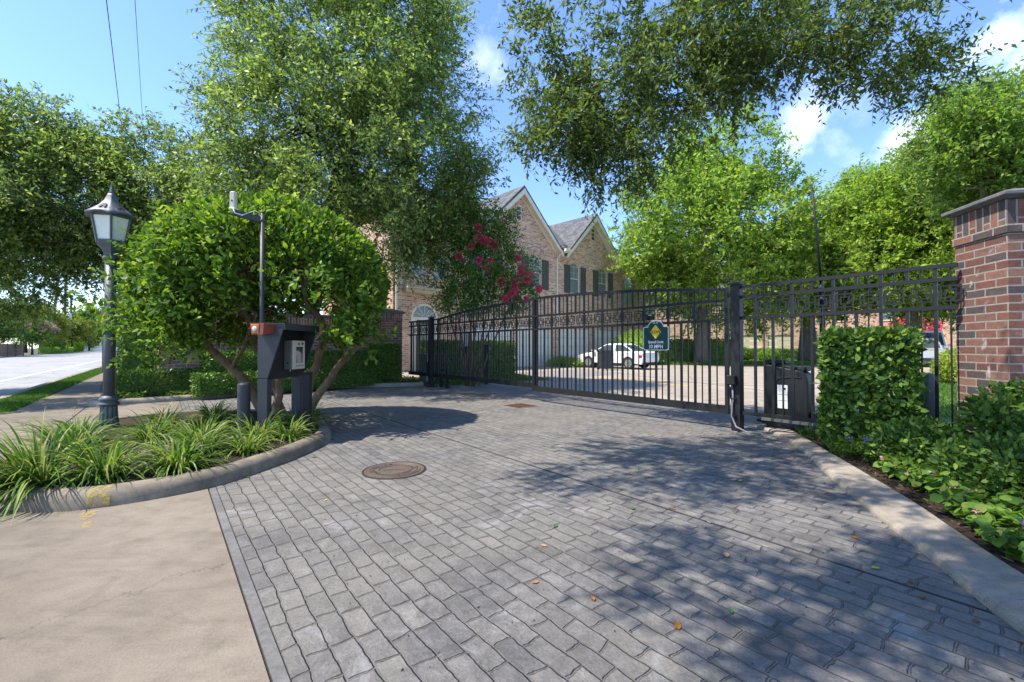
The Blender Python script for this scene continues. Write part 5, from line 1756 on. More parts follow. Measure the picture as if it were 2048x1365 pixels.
van_top = [(-2.7, .45), (-2.75, .9), (-2.75, 1.3), (-2.7, 1.36), (-1.6, 1.36), (1.55, 1.34), (2.0, 1.26), (2.45, 1.12), (2.62, .95), (2.66, .45)]
car('white_van', 'tall white van parked facing the gate under the right trees', (35.6, 37.5, 0), R_(-132), M['carwhite'], van_top, ((-2.72, 1.75, 1.3), (-2.6, .95, 2.55)), W2=1.02, axles=(-1.6, 1.75), wr=.36)
car('dark_car', 'dark car parked beyond the white van by the pillar', (44.5, 44.0, 0), R_(-120), M['dkcar'], sed_top, ((-1.78, 1.05, 1.0), (-.95, .28, 1.47)))

bn = thing('wheelie_bin', 'dark grey wheeled rubbish bin standing beside the white sedan', 'bin', (4.95, 23.4, 0), R_(20))
MB().loft([[(-.24, -.26, .06), (.24, -.26, .06), (.24, .26, .06), (-.24, .26, .06)], [(-.29, -.33, .96), (.29, -.33, .96), (.29, .33, .96), (-.29, .33, .96)], [(-.31, -.35, .96), (.31, -.35, .96), (.31, .35, .96), (-.31, .35, .96)],
           [(-.31, -.35, 1.0), (.31, -.35, 1.0), (.31, .35, 1.0), (-.31, .35, 1.0)]]).build('body', M['binplastic'], bn)
MB().loft([[(-.32, -.36, 1.005), (.32, -.36, 1.005), (.32, .38, 1.005), (-.32, .38, 1.005)], [(-.30, -.32, 1.06), (.30, -.32, 1.06), (.30, .36, 1.09), (-.30, .36, 1.09)]]).build('lid', M['binplastic'], bn)
MB().tube([(-.25, .40, 1.0), (.25, .40, 1.0)], .018, 8).build('handle', M['binplastic'], bn)
for s in (-1, 1):
    MB().loft([[(s * .27 + dx, .26 + .1 * math.cos(2 * math.pi * i / 14), .1 + .1 * math.sin(2 * math.pi * i / 14)) for i in range(14)] for dx in (-.03, .03)]).build('wheel', M['rubber'], bn)

# ================================================================== things behind the left gate leaf
bc = thing('park_bench', 'dark bench with open back behind the left gate leaf', 'bench', (-1.75, 14.75, 0), R_(40))
for z, dy in ((.45, 0),):
    for k in range(4):
        MB().box(-.65, .65, -.2 + k * .11, -.11 + k * .11, z, z + .03).build('seat_slat', M['steel'], bc)
for z in (.62, .86):
    MB().box(-.65, .65, .26, .29, z, z + .10).build('back_slat', M['steel'], bc)
for s in (-.6, .6):
    MB().box(s - .02, s + .02, .24, .28, 0, .98).box(s - .02, s + .02, -.2, -.16, 0, .45).box(s - .02, s + .02, -.2, .28, .41, .445).build('leg', M['steel'], bc)
cb = thing('utility_cabinet', 'pale grey utility cabinet low behind the left gate leaf', 'cabinet', (-2.85, 14.75, 0.02), R_(-50))
MB().bbox(-.24, .24, -.16, .16, 0.0, .92, .012).build('body', M['conduit'], cb)
MB().box(-.2, .2, -.168, -.161, .08, .82).build('door', M['conduit'], cb)
MB().bbox(-.27, .27, -.19, .19, .92, .96, .008).build('lid', M['conduit'], cb)
nb = thing('notice_box', 'pale grey notice box on a dark post behind the gate', 'notice box', (-1.62, 15.6, 0), R_(-40))
MB().box(-.03, .03, -.03, .03, 0, 1.2).build('post', M['steel'], nb)
MB().bbox(-.2, .2, -.06, .06, 1.2, 1.72, .01).build('cabinet', M['steel'], nb)
MB().box(-.17, .17, -.068, -.061, 1.23, 1.69).build('face', M['signwhite'], nb)
dpst = thing('short_post', 'short black post in front of the hedge behind the gate', 'post', (-.84, 14.3, 0))
MB().bbox(-.055, .055, -.055, .055, 0, 1.25, .006).build('shaft', M['steel'], dpst)
MB().bbox(-.065, .065, -.065, .065, 1.25, 1.28, .006).build('lid', M['steel'], dpst)

# ================================================================== far side of the street
wf = thing('wooden_fence', 'brown board fence beyond the street behind the pink tree', 'fence', (-66, 56.5, 0), R_(128.5))
for k in range(6):
    MB().box(-9 + k * 4.4, -9 + k * 4.4 + .12, -.1, .02, -.1, 1.75).build('post', M['wood'], wf)
    m = MB()
    if k < 5:
        for j in range(26):
            x = -8.88 + k * 4.4 + j * .164
            m.box(x, x + .155, -.02 - .012 * (j % 2), .0, .02, 1.62 + .03 * ((j * 7) % 3))
        m.build('board_panel', M['wood'], wf)
wft = thing('white_fence', 'white picket fence far down the street', 'fence', (-134, 141, 0), R_(20))
m = MB()
for j in range(30):
    m.box(j * .2, j * .2 + .11, 0, .03, 0, 1.7)
m.box(0, 6, .031, .07, .4, .5).box(0, 6, .031, .07, 1.3, 1.4)
m.build('picket_panel', M['white'], wft)
hy = thing('fire_hydrant', 'blue fire hydrant on the far verge of the street', 'hydrant', (-79.5, 73.0, -.02))
MB().lathe([(.17, 0), (.17, .05), (.12, .06), (.12, .5), (.16, .52), (.16, .56), (.13, .58), (.11, .7), (.04, .76), (.04, .8), (0, .81)], 14).build('barrel', M['blue'], hy)
for dx, dy in ((1, 0), (-1, 0), (0, -1)):
    MB().tube([(dx * .1, dy * .1, .42), (dx * .2, dy * .2, .42)], .06, 8).build('outlet', M['blue'], hy)
for lab, loc, hgt, lean, mat, arm in (('leaning pale wooden utility pole beyond the street', (-96.5, 92, 0), 22, 1.9, 'pole', False),
                                      ('upright dark utility pole with cross arms far down the street', (-113, 111, 0), 24, .3, 'darkpole', True),
                                      ('black utility pole with white transformer far down the street', (-116.5, 116, 0), 15, .1, 'darkpole', None)):
    p_ = thing('utility_pole', lab, 'pole', loc, 0, 'utility poles along the street')
    MB().tube([(0, 0, -.2), (lean * .4, 0, hgt * .4), (lean, 0, hgt)], [.30, .26, .2], 10).build('shaft', M[mat], p_, True)
    if arm:
        for z in (11, 12.6, 14.2):
            MB().rail((-1.6, 0, z), (1.4, 0, z), .14, .14).build('crossarm', M[mat], p_)
    if arm is None:
        MB().lathe([(.45, 8.2), (.5, 8.3), (.5, 9.9), (.4, 10.1), (0, 10.15)], 14, (.3, -.65)).build('transformer', M['white'], p_, True)
        MB().rail((-1.6, 0, 10.6), (1.4, 0, 10.6), .14, .14).build('crossarm', M[mat], p_)
sh = thing('far_building', 'flat roofed pale building at the end of the street', 'building', (-148, 168, 0), R_(41))
MB().box(-12, 12, 0, 10, -.2, 6.5).build('wall', M['white'], sh)
MB().box(-13.5, 13.5, -3, 11, 6.5, 7.6).build('roof', M['darkpole'], sh)
for k in range(4):
    MB().box(-10 + k * 5, -7 + k * 5, -.05, -.002, 1, 3.5).build('window', M['glass'], sh)
# overhead cables
for nm, lab, A_, B_ in (('overhead_cable', 'thicker overhead cable crossing the sky left of the tall oak', (-10.4, 11.0, 11.1), (-51.4, 60.0, 17.4)),
                        ('overhead_cable', 'thin overhead cable in the sky nearest the tall oak', (-9.6, 11.0, 10.9), (-49.7, 60.0, 21.5))):
    A2, B2 = Vector(A_), Vector(B_)
    pts = []
    for i in range(25):
        t = i / 24
        p = A2.lerp(B2, t)
        p.z -= 0.9 * math.sin(math.pi * t)
        pts.append(p)
    o_ = MB().tube(pts, .008 if 'thin' in lab else .012, 6).build(nm, M['wire'])
    tag(o_, lab, 'cable', 'overhead cables')
# ================================================================== vegetation
def E(u, v, r, d, ky=1.0, kz=1.0, dy=0.0):
    """crown lobe whose middle lies in the direction of a point of the photograph, at its real distance and size"""
    return ((u - 1024) / 880 * (d + dy), d + dy, H + (695 - v) / 880 * (d + dy), r / 880 * d, r / 880 * d * ky, r / 880 * d * kz)


# big oak behind the garden wall
D = 13.0
ells = [E(690, 110, 220, D), E(590, 250, 140, D, dy=-.6), E(830, 260, 150, D, dy=.4), E(690, 330, 220, D, dy=-.8), E(480, 400, 120, D), E(620, 455, 140, D, dy=-.5),
        E(840, 400, 125, D, dy=1.0), E(905, 435, 75, D, dy=1.6), E(750, 450, 85, D, dy=-.2), E(620, 0, 170, D), E(800, 60, 130, D), E(930, 380, 70, D)]
tree('oak_tree', 'tall spreading oak rising behind the garden wall and round topiary', 'tree', (-6.5, 13.6), [(-6.5, 14.2, 2.0), (-6.3, 14.4, 4.0), (-5.9, 14.5, 6.5), (-5.3, 14.2, 8.5)], .26,
     ells, 1200, M['oak'], M['bark'], 11, ntw=11, tlen=.75, nl=11, L=.125, W=.05, rmin=.45, gap=.33, gfreq=.7, nsec=120, droop=.22, up=.25, spread=.75, twigs=.006, fold=False, zmin=3.1, flat=.35)

# darker oak at the street side
D = 12.5
ells = [E(50, 400, 150, D), E(190, 400, 125, D, dy=.6), E(330, 400, 110, D, dy=1), E(50, 290, 95, D), E(310, 330, 85, D, dy=1), E(230, 490, 95, D, dy=.8), E(80, 520, 75, D), E(-40, 260, 100, D),
        E(-130, 420, 170, D), E(-10, 560, 75, D, dy=-.5), E(170, 330, 70, D, dy=.5), E(370, 470, 80, D, dy=1), E(-120, 560, 90, D), E(-250, 480, 150, D, dy=-1), (-12.3, 8.8, 4.7, 1.6, 1.2, .9), (-14.6, 11.4, 4.9, 1.6, 1.4, 1.0)]
tree('oak_tree', 'dark low limbed oak over the street side pavement behind the lamp post', 'tree', (-10.6, 15.2), [(-10.7, 15.2, 1.2), (-10.9, 15.0, 2.6), (-11.3, 14.6, 4.0)], .30,
     ells, 1380, M['oak'], M['bark'], 12, ntw=10, tlen=.62, nl=11, L=.12, W=.05, rmin=.35, gap=.24, gfreq=.6, nsec=120, droop=.2, up=.15, spread=.85, rsec=.06, twigs=.006, zmin=2.2, flat=.35,
     mains=[E(10, 480, 1, D)[:3], E(-60, 250, 1, D)[:3], E(60, 380, 1, D)[:3], E(190, 380, 1, D)[:3], E(330, 380, 1, D)[:3], E(200, 480, 1, D)[:3], E(-160, 420, 1, D)[:3]], sag=.05)

# live oak whose canopy hangs over the drive from the right
D = 7.0
ells = [E(1230, 130, 190, D), E(1270, 280, 95, D), E(1150, 230, 110, D), E(1430, 40, 190, D, dy=.3), E(1700, 40, 150, D, dy=-.3), E(1850, 70, 105, D, dy=-.4), E(1600, 150, 75, D), E(1780, 120, 65, D),
        E(1080, 110, 80, D), E(1350, 200, 120, D, dy=.3), E(1180, 330, 42, D), E(1560, 60, 130, D), E(1270, 340, 36, D), E(1060, 260, 40, D),
        # canopy over the drive
        (-1.9, 3.6, 6.3, 1.5, 1.0, .9), (-.7, 4.2, 6.5, 1.2, .8, .8), (-1.9, 1.0, 6.2, 1.1, .7, .8), (-.9, 1.2, 6.3, 1.1, 1.0, .8), (-2.7, 1.35, 6.2, .6, .5, .5), (-2.5, .5, 6.2, .6, .5, .5), (.4, 2.2, 6.6, 1.3, 1.2, .9), 
        (.6, .3, 6.4, 1.5, 1.2, .9), (-.6, -1.2, 6.4, 1.6, 1.2, .9)]
tree('live_oak_tree', 'live oak canopy of small dark leaves overhanging the drive from above', 'tree', (4.3, -2.2), [(4.2, -2.1, 1.6), (3.9, -1.6, 3.2), (3.4, -.8, 4.8), (3.0, .4, 6.0)], .34,
     ells, 780, M['oakdark'], M['bark'], 13, ntw=9, tlen=.42, nl=12, L=.092, W=.036, rmin=.25, gap=.36, gfreq=.9, nsec=150, droop=.3, up=-.1, spread=.9, rsec=.035, twigs=.0035, fold=True, sag=.04, flat=.35)

# bright elms inside the court
def elm(label, base, tp, r, lobes, d, ncl, seed, mat='elm', L=.30, W=.13, nsec=60, name='elm_tree', bark='barkgrey', rmin=.45, **kw):
    ells_ = [E(u, v, rr, d, dy=dd) for u, v, rr, dd in lobes]
    return tree(name, label, 'tree', base, tp, r, ells_, int(ncl * 1.45), M[mat], M[bark], seed, ntw=9, tlen=kw.get('tlen', 1.15), nl=9, L=L, W=W, rmin=rmin, gap=kw.get('gap', .26), gfreq=.33, nsec=nsec, droop=.1, up=.35, spread=.8, rsec=.09, twigs=.012, flat=.6, zmin=2.7)


elm('bright green elm with pale trunk standing beyond the gate and white sedan', (13.3, 31.0), [(13.4, 31, 2.5), (13.6, 31, 5.5), (13.9, 31, 9), (14.3, 31, 12)], .42,
    [(1440, 330, 100, 0), (1330, 440, 100, -1), (1520, 420, 95, 1), (1420, 480, 140, -1), (1300, 500, 62, 0), (1555, 500, 70, 0), (1450, 565, 110, 1), (1355, 545, 70, 0), (1470, 275, 50, 0), (1540, 570, 65, 0), (1400, 380, 70, 0)], 31, 620, 21)
elm('leafy elm whose crown fills the space behind the aerial rod', (23.2, 34.5), [(23.2, 34.5, 3), (23.4, 34.5, 6), (23.5, 34.5, 8.5)], .55,
    [(1650, 440, 75, 0), (1720, 420, 70, 0), (1720, 490, 100, -1), (1620, 520, 75, 0), (1690, 560, 85, 0), (1600, 590, 50, 0), (1770, 560, 60, 0)], 34.5, 480, 22)
elm('broad elm in full leaf left of the brick gate pillar above the vans', (27.0, 29.5), [(27.0, 29.5, 2.5), (26.8, 29.5, 5), (26.6, 29.5, 8)], .45,
    [(1800, 410, 90, 0), (1885, 430, 100, 0), (1790, 510, 95, -.5), (1900, 530, 100, 0), (2000, 450, 110, 0), (1850, 575, 60, 0), (1930, 590, 50, 0), (1770, 450, 60, 0)], 29.5, 560, 23, mat='elm')
elm('tall open elm showing its limbs above the brick gate pillar', (24.8, 22.5), [(24.6, 22.5, 2.5), (24.2, 22.5, 5), (24.2, 22.5, 8), (24.4, 22.5, 10)], .34,
    [(1965, 270, 85, 0), (2030, 230, 80, 0), (1900, 300, 55, 0), (2020, 345, 100, 0), (1935, 375, 75, 0), (2110, 300, 120, 0), (1880, 245, 45, 0), (2080, 420, 110, 0)], 22.5, 430, 24, mat='elm2', L=.24, W=.10, gap=.32)

# crepe myrtle in front of the house
rng = np.random.default_rng(31)
D = 13.3
cm_ells = [E(955, 520, 75, D), E(910, 560, 55, D), E(1010, 555, 55, D), E(985, 465, 48, D), E(1045, 585, 28, D), E(940, 470, 40, D), E(930, 600, 45, D), E(990, 600, 40, D)]
ct = thing('crepe_myrtle_tree', 'slender crepe myrtle with red pink blossoms before the brick townhouse', 'tree', (-1.25, 13.6, 0))
cen, out = env_points(rng, cm_ells, 330, .4, .22, .9, 2.3, 3)
mb = MB()
for (u, v) in ((880, 560), (905, 540), (935, 500), (960, 480), (985, 540), (1010, 560), (950, 560), (1035, 585)):
    p = E(u, v, 1, D)[:3]
    b0 = (-1.25 + rng.uniform(-.2, .2), 13.6 + rng.uniform(-.2, .2), -.05)
    mb.tube([b0, (b0[0] + (p[0] - b0[0]) * .25, 13.6, 1.0), (b0[0] + (p[0] - b0[0]) * .6, 13.5, 1.9), p], [.036, .03, .022, .01], 7)
mb.build('trunk', M['barktan'], ct, True, (-1.25, 13.6, 0))
P, A, U, b, e = sprays(rng, cen, out, 8, .40, 9, .8, .1, .15, .1)
s = rng.uniform(.7, 1.2, len(P))
leaves('crown', M['hedge'], ct, P, A, U, .085 * s, .045 * s, False, (-1.25, 13.6, 0))
for (u, v, k) in ((957, 455, 1), (954, 476, .9), (966, 479, 1), (977, 484, 1), (990, 491, .9), (918, 512, .9), (960, 523, 1), (973, 538, 1), (1001, 557, .9), (1003, 566, 1), (1028, 566, .9), (1031, 577, 1), (1043, 538, 1.2), (1045, 554, 1.2),
                  (1057, 561, 1.1), (1060, 552, .9), (1078, 578, .8), (1024, 588, 1), (1010, 600, .9), (1037, 516, .6), (1052, 600, .8), (982, 522, .7), (942, 492, .6)):
    c = np.array(E(u, v, 1, D - .65)[:3])
    n_ = 150
    d_ = nrm(rng.normal(size=(n_, 3)))
    P = c + d_ * (rng.random((n_, 1)) ** .4) * np.array([.085, .085, .11]) * k
    leaves('blossom', M['redbloom'], ct, P, d_, nrm(rng.normal(size=(n_, 3))), np.full(n_, .06), np.full(n_, .05), False, (-1.25, 13.6, 0))

# ------------------------------------------------------------------ round topiary on the island
rng = np.random.default_rng(41)
TS = np.array([0.0, .55, 0])
tp = thing('topiary_tree', 'dome shaped clipped topiary tree with bare tan stems on the island', 'tree', (-3.75, 7.3, .1))
TO = (-3.75, 6.75, .1)
C = np.array([-3.93, 6.5, 2.2])
RAD = np.array([1.86, 1.5, 1.33])
N0 = 56000
Dv = nrm(rng.normal(size=(N0, 3)))
r = 1 - .30 * rng.random(N0) ** 1.7
hz = np.hypot(Dv[:, 0], Dv[:, 1])
lump = np.array([mnoise.noise(Vector(d * 3.1)) * .6 + mnoise.noise(Vector(d * 8.0)) * .4 for d in Dv])
r = r * (1 + lump * .05)
Pp = C + Dv * r[:, None] * RAD
low = Dv[:, 2] < 0
# the underside stays open: leaves only in a ragged skirt
skirt = 1.05 + .4 * np.clip(lump, -1, 1) + .70 * (np.abs((Pp[:, 0] - C[0]) / 2.0 - .17) < .36)
keep = np.where(low, (Pp[:, 2] > skirt + .1) & (hz > .60), True)
# a hollow in front where the stems show
hol = ((Pp[:, 0] + 3.0) / .62) ** 2 + ((Pp[:, 2] - 1.75) / .66) ** 2 + ((Pp[:, 1] - 5.0) / 1.4) ** 2 < 1
hol |= (np.abs(Pp[:, 0] + 3.25) < .3) & (Pp[:, 1] < 5.3)
keep &= ~(hol & (rng.random(N0) < .93))
dens = np.array([mnoise.noise(Vector(p * 1.9)) for p in Pp])
keep &= (dens > -.24) | (rng.random(N0) < .30)
Pp, Dv, lump = Pp[keep], Dv[keep], lump[keep]
n_ = len(Pp)
A = nrm(Dv * .75 + rng.normal(size=(n_, 3)) * .55 + np.array([0, 0, .35]))
U = nrm(Dv * .8 + rng.normal(size=(n_, 3)) * .55 + np.array([0, 0, .5]))
s = rng.uniform(.65, 1.25, n_)
leaves('crown', M['topiary'], tp, Pp, A, U, .096 * s, .046 * s, 'round', TO)
sh_ = Dv[:, 2] > -.1
ix = np.flatnonzero(sh_)[rng.permutation(int(sh_.sum()))[:330]]
P, A, U, b, e = sprays(rng, C + (Pp[ix] - C) * .97, nrm(Dv[ix] + np.array([0, 0, .6])), 1, .20, 9, .35, .3, .0, .02)
s2 = rng.uniform(.6, 1.1, len(P))
leaves('shoot_foliage', M['shoot'], tp, P, A, U, .08 * s2, .038 * s2, 'round', TO)
# loose leafy sprays inside and on the street side
cl = np.array([(-5.0, 5.75, 1.75), (-4.8, 5.5, 2.1), (-4.6, 5.3, 1.6), (-4.9, 5.6, 1.35), (-4.2, 5.3, 1.9), (-4.2, 5.35, 1.5), (-5.1, 6.2, 1.5), (-4.9, 5.5, 1.6), (-2.45, 5.8, 1.55), (-2.4, 6.1, 1.45), (-2.55, 5.5, 1.9), (-4.5, 5.5, 2.4), (-4.0, 5.3, 2.6), (-4.4, 5.2, 2.0)])
ou = nrm(cl - np.array([-3.8, 6.6, 1.4]))
P, A, U, b, e = sprays(rng, np.repeat(cl, 5, 0) + rng.normal(size=(len(cl) * 5, 3)) * .2, np.repeat(ou, 5, 0), 5, .42, 13, .6, .2, .05, .08)
s = rng.uniform(.7, 1.2, len(P))
leaves('spray_foliage', M['topiary'], tp, P, A, U, .09 * s, .044 * s, 'round', TO)
mb = MB()
stems = [[(-3.95, 6.55, .05), (-4.25, 6.5, .62), (-4.62, 6.4, 1.05), (-5.0, 6.2, 1.45), (-5.3, 6.0, 2.0)], [(-3.85, 6.6, .05), (-3.75, 6.55, .5), (-3.78, 6.5, .95), (-4.0, 6.4, 1.4), (-4.3, 6.3, 1.9), (-4.6, 6.2, 2.6)],
         [(-3.7, 6.65, .05), (-3.95, 6.7, .6), (-4.2, 6.75, 1.1), (-4.5, 6.9, 1.7), (-4.6, 7.0, 2.5)],
         [(-3.55, 6.8, .05), (-3.4, 6.85, .6), (-3.25, 6.9, 1.1), (-3.2, 6.9, 1.5), (-3.4, 6.8, 1.95), (-3.55, 6.7, 2.5)], [(-3.25, 6.9, 1.15), (-3.1, 6.7, 1.6), (-3.3, 6.5, 1.95), (-3.2, 6.3, 2.5)],
         [(-3.4, 6.6, .05), (-3.05, 6.5, .5), (-2.7, 6.4, .95), (-2.35, 6.35, 1.3), (-2.15, 6.3, 1.75)], [(-2.7, 6.4, .95), (-2.45, 6.1, 1.35), (-2.4, 5.9, 1.8)], [(-3.25, 6.9, 1.2), (-2.85, 6.7, 1.7), (-2.75, 6.5, 2.3)],
         [(-4.45, 6.45, .86), (-4.1, 6.2, 1.25), (-3.8, 6.0, 1.7)], [(-4.62, 6.4, 1.05), (-4.7, 6.0, 1.5), (-4.75, 5.7, 1.9)]]
for i, st in enumerate(stems):
    st2 = smooth_line(st, 4)
    r0 = (.085, .07, .06, .085, .05, .075, .035, .035, .035, .035)[i]
    kx = len(st2) - 1
    mb.tube([(p[0] + .012 * math.sin(j * 1.7 + i), p[1] + .012 * math.cos(j * 2.1), p[2]) for j, p in enumerate(st2)], [r0 * (1.25 if j == 0 else 1) * (1 - .65 * j / kx) for j in range(kx + 1)], 9)
ends = [s_[-1] for s_ in stems] + [s_[-2] for s_ in stems]
for q in Pp[rng.permutation(n_)[:130]]:
    q = C + (q - C) * .9
    p = min(ends, key=lambda w: np.linalg.norm(np.array(w) - q))
    mb.tube(branch_path(p, q, rng, 4, .05), [.018, .015, .012, .008, .004], 5)
mb.build('trunk', M['barktan'], tp, True, TO)

# ------------------------------------------------------------------ clipped hedges along the wall
WROT = math.atan2(4.35, 3.87)
WL = (-7.97, 10.4, .06)
bush('hedge', 'long clipped dark hedge along the foot of the garden wall', 'hedge', 'box', (.5, 4.95, -.62, -.05, 0, 1.02), 15000, M['hedge'], M['bark'], 51, .06, .034, .14, WL, WROT, 'clipped hedges')
bush('hedge', 'lower front tier of the hedge along the garden wall', 'hedge', 'box', (.2, 4.9, -1.0, -.6, 0, .52), 9000, M['hedge'], M['bark'], 52, .06, .034, .14, WL, WROT, 'clipped hedges')
bush('hedge', 'squarish taller hedge block beside the brick end pillar', 'hedge', 'box', (4.95, 5.75, -.78, -.12, 0, 1.22), 6500, M['hedge'], M['bark'], 53, .06, .034, .16, WL, WROT, 'clipped hedges')
bush('hedge', 'tall dark hedge behind the lamp post near the pavement', 'hedge', 'box', (-8.5, 0, -.45, .6, 0, 1.95), 22000, M['hedge'], M['bark'], 54, .075, .043, .2, ab(13.4, -.35, .06), GROT, 'clipped hedges')
bush('hedge', 'low hedge in front of the tall dark hedge behind the lamp post', 'hedge', 'box', (.02, .50, -.5, 1.7, 0, .62), 6000, M['hedge'], M['bark'], 55, .06, .034, .2, ab(13.4, -.35, .06), GROT, 'clipped hedges')
bush('hedge', 'clipped hedge behind the left gate leaf under the crepe myrtle', 'hedge', 'box', (-2.0, 2.0, -.5, .5, 0, 1.42), 13000, M['hedge'], M['bark'], 56, .075, .042, .16, (-1.6, 17.2, 0), HR, 'clipped hedges')
bush('hedge', 'dark clipped hedge at the foot of the bright elm trunk', 'hedge', 'box', (-2.9, 3.1, -.6, .6, 0, 1.75), 6500, M['hedge'], M['bark'], 57, .13, .07, .2, (13.0, 32.5, 0), R_(-15), 'clipped hedges')
bush('hedge', 'low dark hedge across the court before the far brick houses', 'hedge', 'box', (-3.6, 3.6, -.6, .6, 0, 1.0), 6000, M['hedge'], M['bark'], 58, .13, .07, .2, (24.6, 40.5, 0), R_(-20), 'clipped hedges')
bush('shrub', 'pale green mounded shrub by the low court hedge', 'shrub', 'ball', (0, 0, .55, .9, .8, .65), 3000, M['cover'], M['bark'], 59, .12, .07, .3, (20.2, 38.8, 0), 0, 'shrubs in the court')
bush('shrub', 'small green mound of shrub before the cream garage doors', 'shrub', 'ball', (0, 0, .45, .9, .8, .6), 3000, M['elm2'], M['bark'], 60, .12, .07, .3, (22.5, 38.6, 0), 0, 'shrubs in the court')
bush('shrub', 'yellow green shrub bright in the sun by the brick gate pillar', 'shrub', 'ball', (0, 0, .55, .66, .7, .6), 4200, M['yellowshrub'], M['bark'], 61, .08, .045, .3, (14.25, 14.0, 0), 0)
bush('shrub', 'light green shrub behind the white sedan by the garage wall', 'shrub', 'ball', (0, 0, 1.1, 1.6, 1.2, 1.3), 4500, M['elm'], M['bark'], 62, .13, .07, .3, (8.6, 30.4, 0), 0)
for i, (x, y, rr, lab) in enumerate(((3.2, 28.0, .55, 'low bright green plants at the garage front by the sedan bonnet'), (4.3, 27.0, .5, 'small bright green plant between the sedan and the rubbish bin'))):
    bush('low_plant', lab, 'plant', 'ball', (0, 0, .2, 1.2, .7, .4), 2400, M['elm'], M['bark'], 63 + i, .12, .05, .4, (x, y, 0), .7, 'low plants by the garages')

# ------------------------------------------------------------------ shrubs of the right bed
bush('round_shrub', 'rounded glossy shrub clipped to a block before the fence panel', 'shrub', 'box', (-.40, .38, -.40, .40, .10, 1.36), 9000, M['shrub'], M['bark'], 71, .075, .042, .13, (4.05, 5.0, 0), R_(-38), None, .13, 'round')
bush('leafy_shrub', 'loose broad leaved shrub at the foot of the tall brick pillar', 'shrub', 'ball', (0, 0, .46, .54, .46, .44), 5600, M['shrub'], M['bark'], 72, .065, .032, .5, (4.45, 3.72, 0), 0, 'leafy shrubs in the right bed', fold='round', wild=.8)
bush('leafy_shrub', 'dense dark shrub between the clipped block and the begonias', 'shrub', 'ball', (0, 0, .24, .38, .34, .28), 3800, M['shrub'], M['bark'], 73, .058, .026, .45, (3.83, 4.12, 0), 0, 'leafy shrubs in the right bed', fold='round', wild=.8)
bush('leafy_shrub', 'dark spreading shrub behind the pink begonias below the pillar shrub', 'shrub', 'ball', (0, 0, .22, .46, .38, .27), 4800, M['shrub'], M['bark'], 74, .058, .026, .45, (3.85, 3.45, 0), 0, 'leafy shrubs in the right bed', fold='round', wild=.8)
bush('leafy_shrub', 'glossy shrub at the picture edge nearest the viewer in the right bed', 'shrub', 'ball', (0, 0, .22, .40, .44, .27), 4400, M['shrub'], M['bark'], 75, .058, .026, .45, (3.85, 2.75, 0), 0, 'leafy shrubs in the right bed', fold='round', wild=.8)


def stemmed(name, label, cat, loc, seed, n, h, spread, L, W, mat, flowers=None, fmat=None, group=None, droop=.2, nl=9, fl=.02):
    """upright little plant: stems with leaves along them and a few flowers at the tips"""
    rng = np.random.default_rng(seed)
    r = thing(name, label, cat, loc, 0, group)
    d = nrm(np.stack([rng.normal(size=n) * spread, rng.normal(size=n) * spread, np.ones(n)], 1))
    b = np.stack([rng.normal(size=n) * .04, rng.normal(size=n) * .04, np.full(n, .02)], 1)
    ln = h * rng.uniform(.6, 1.15, (n, 1))
    P, A, U = [], [], []
    for k in range(nl):
        t = (k + 1) / nl
        p = b + d * ln * t
        a = nrm(nrm(np.cross(d, rng.normal(size=d.shape))) + np.array([0, 0, .25]))
        P.append(p), A.append(a), U.append(nrm(np.array([0, 0, 1.]) + rng.normal(size=d.shape) * .4))
    P, A, U = np.concatenate(P), np.concatenate(A), np.concatenate(U)
    s = rng.uniform(.6, 1.25, len(P))
    leaves('leaves', mat, r, P, A, U, L * s, W * s, 'round')
    v, q = twig_arrays(b - np.array([0, 0, .05]), b + d * ln, .0035)
    fast_mesh('stems', v, q, mat, r)
    if flowers:
        tips = (b + d * ln * 1.03)[rng.permutation(n)[:flowers]]
        for tpt in tips:
            m_ = 14
            dd = nrm(rng.normal(size=(m_, 3)))
            leaves('flower', fmat, r, tpt + dd * rng.random((m_, 1)) * fl * .8, dd, nrm(rng.normal(size=(m_, 3))), np.full(m_, fl), np.full(m_, fl * .8), False)
    return r


for i, (x, y, lab) in enumerate(((3.47, 3.95, 'begonia with pale flowers farthest along the kerb from the viewer'), (3.40, 3.62, 'begonia with small pink flowers next to the bare mulch gap'),
                                 (3.27, 3.30, 'bushy light green begonia in the middle of the kerb row'), (3.14, 3.02, 'begonia with a red pink bloom before the dark spreading shrub'),
                                 (3.02, 2.72, 'begonia with two pink blooms on the kerb edge near the viewer'), (2.88, 2.42, 'begonia nearest the viewer at the picture edge by the kerb'), (3.45, 2.95, 'begonia tucked behind the kerb row under the dark shrub'))):
    stemmed('begonia_plant', lab, 'flower', (x, y, .03), 80 + i, 26, .17, .75, .075, .065, M['begonia'], 4 + i % 3, M['pinkbloom'], 'begonias along the kerb', fl=.016)
stemmed('blue_salvia', 'bluish flowering plant at the kerb before the dark shrubs', 'flower', (3.62, 4.42, .03), 90, 40, .30, .35, .055, .016, M['hedge'], 9, M['bluebloom'], fl=.02, nl=11)
stemmed('wispy_plant', 'wispy fine leaved plant spilling onto the kerb by the clipped block', 'plant', (3.55, 4.72, .03), 91, 46, .24, .9, .06, .010, M['cover'], None, None, nl=10)
stemmed('wispy_plant', 'low sparse seedlings in the mulch near the gate post', 'plant', (3.85, 5.75, .03), 92, 30, .12, 1.0, .05, .016, M['cover'], None, None, nl=6)
stemmed('strappy_plant', 'small grassy plant beside the gate motor box', 'plant', (4.75, 6.05, .03), 93, 40, .4, .5, .16, .016, M['liriope'], None, None, nl=4)


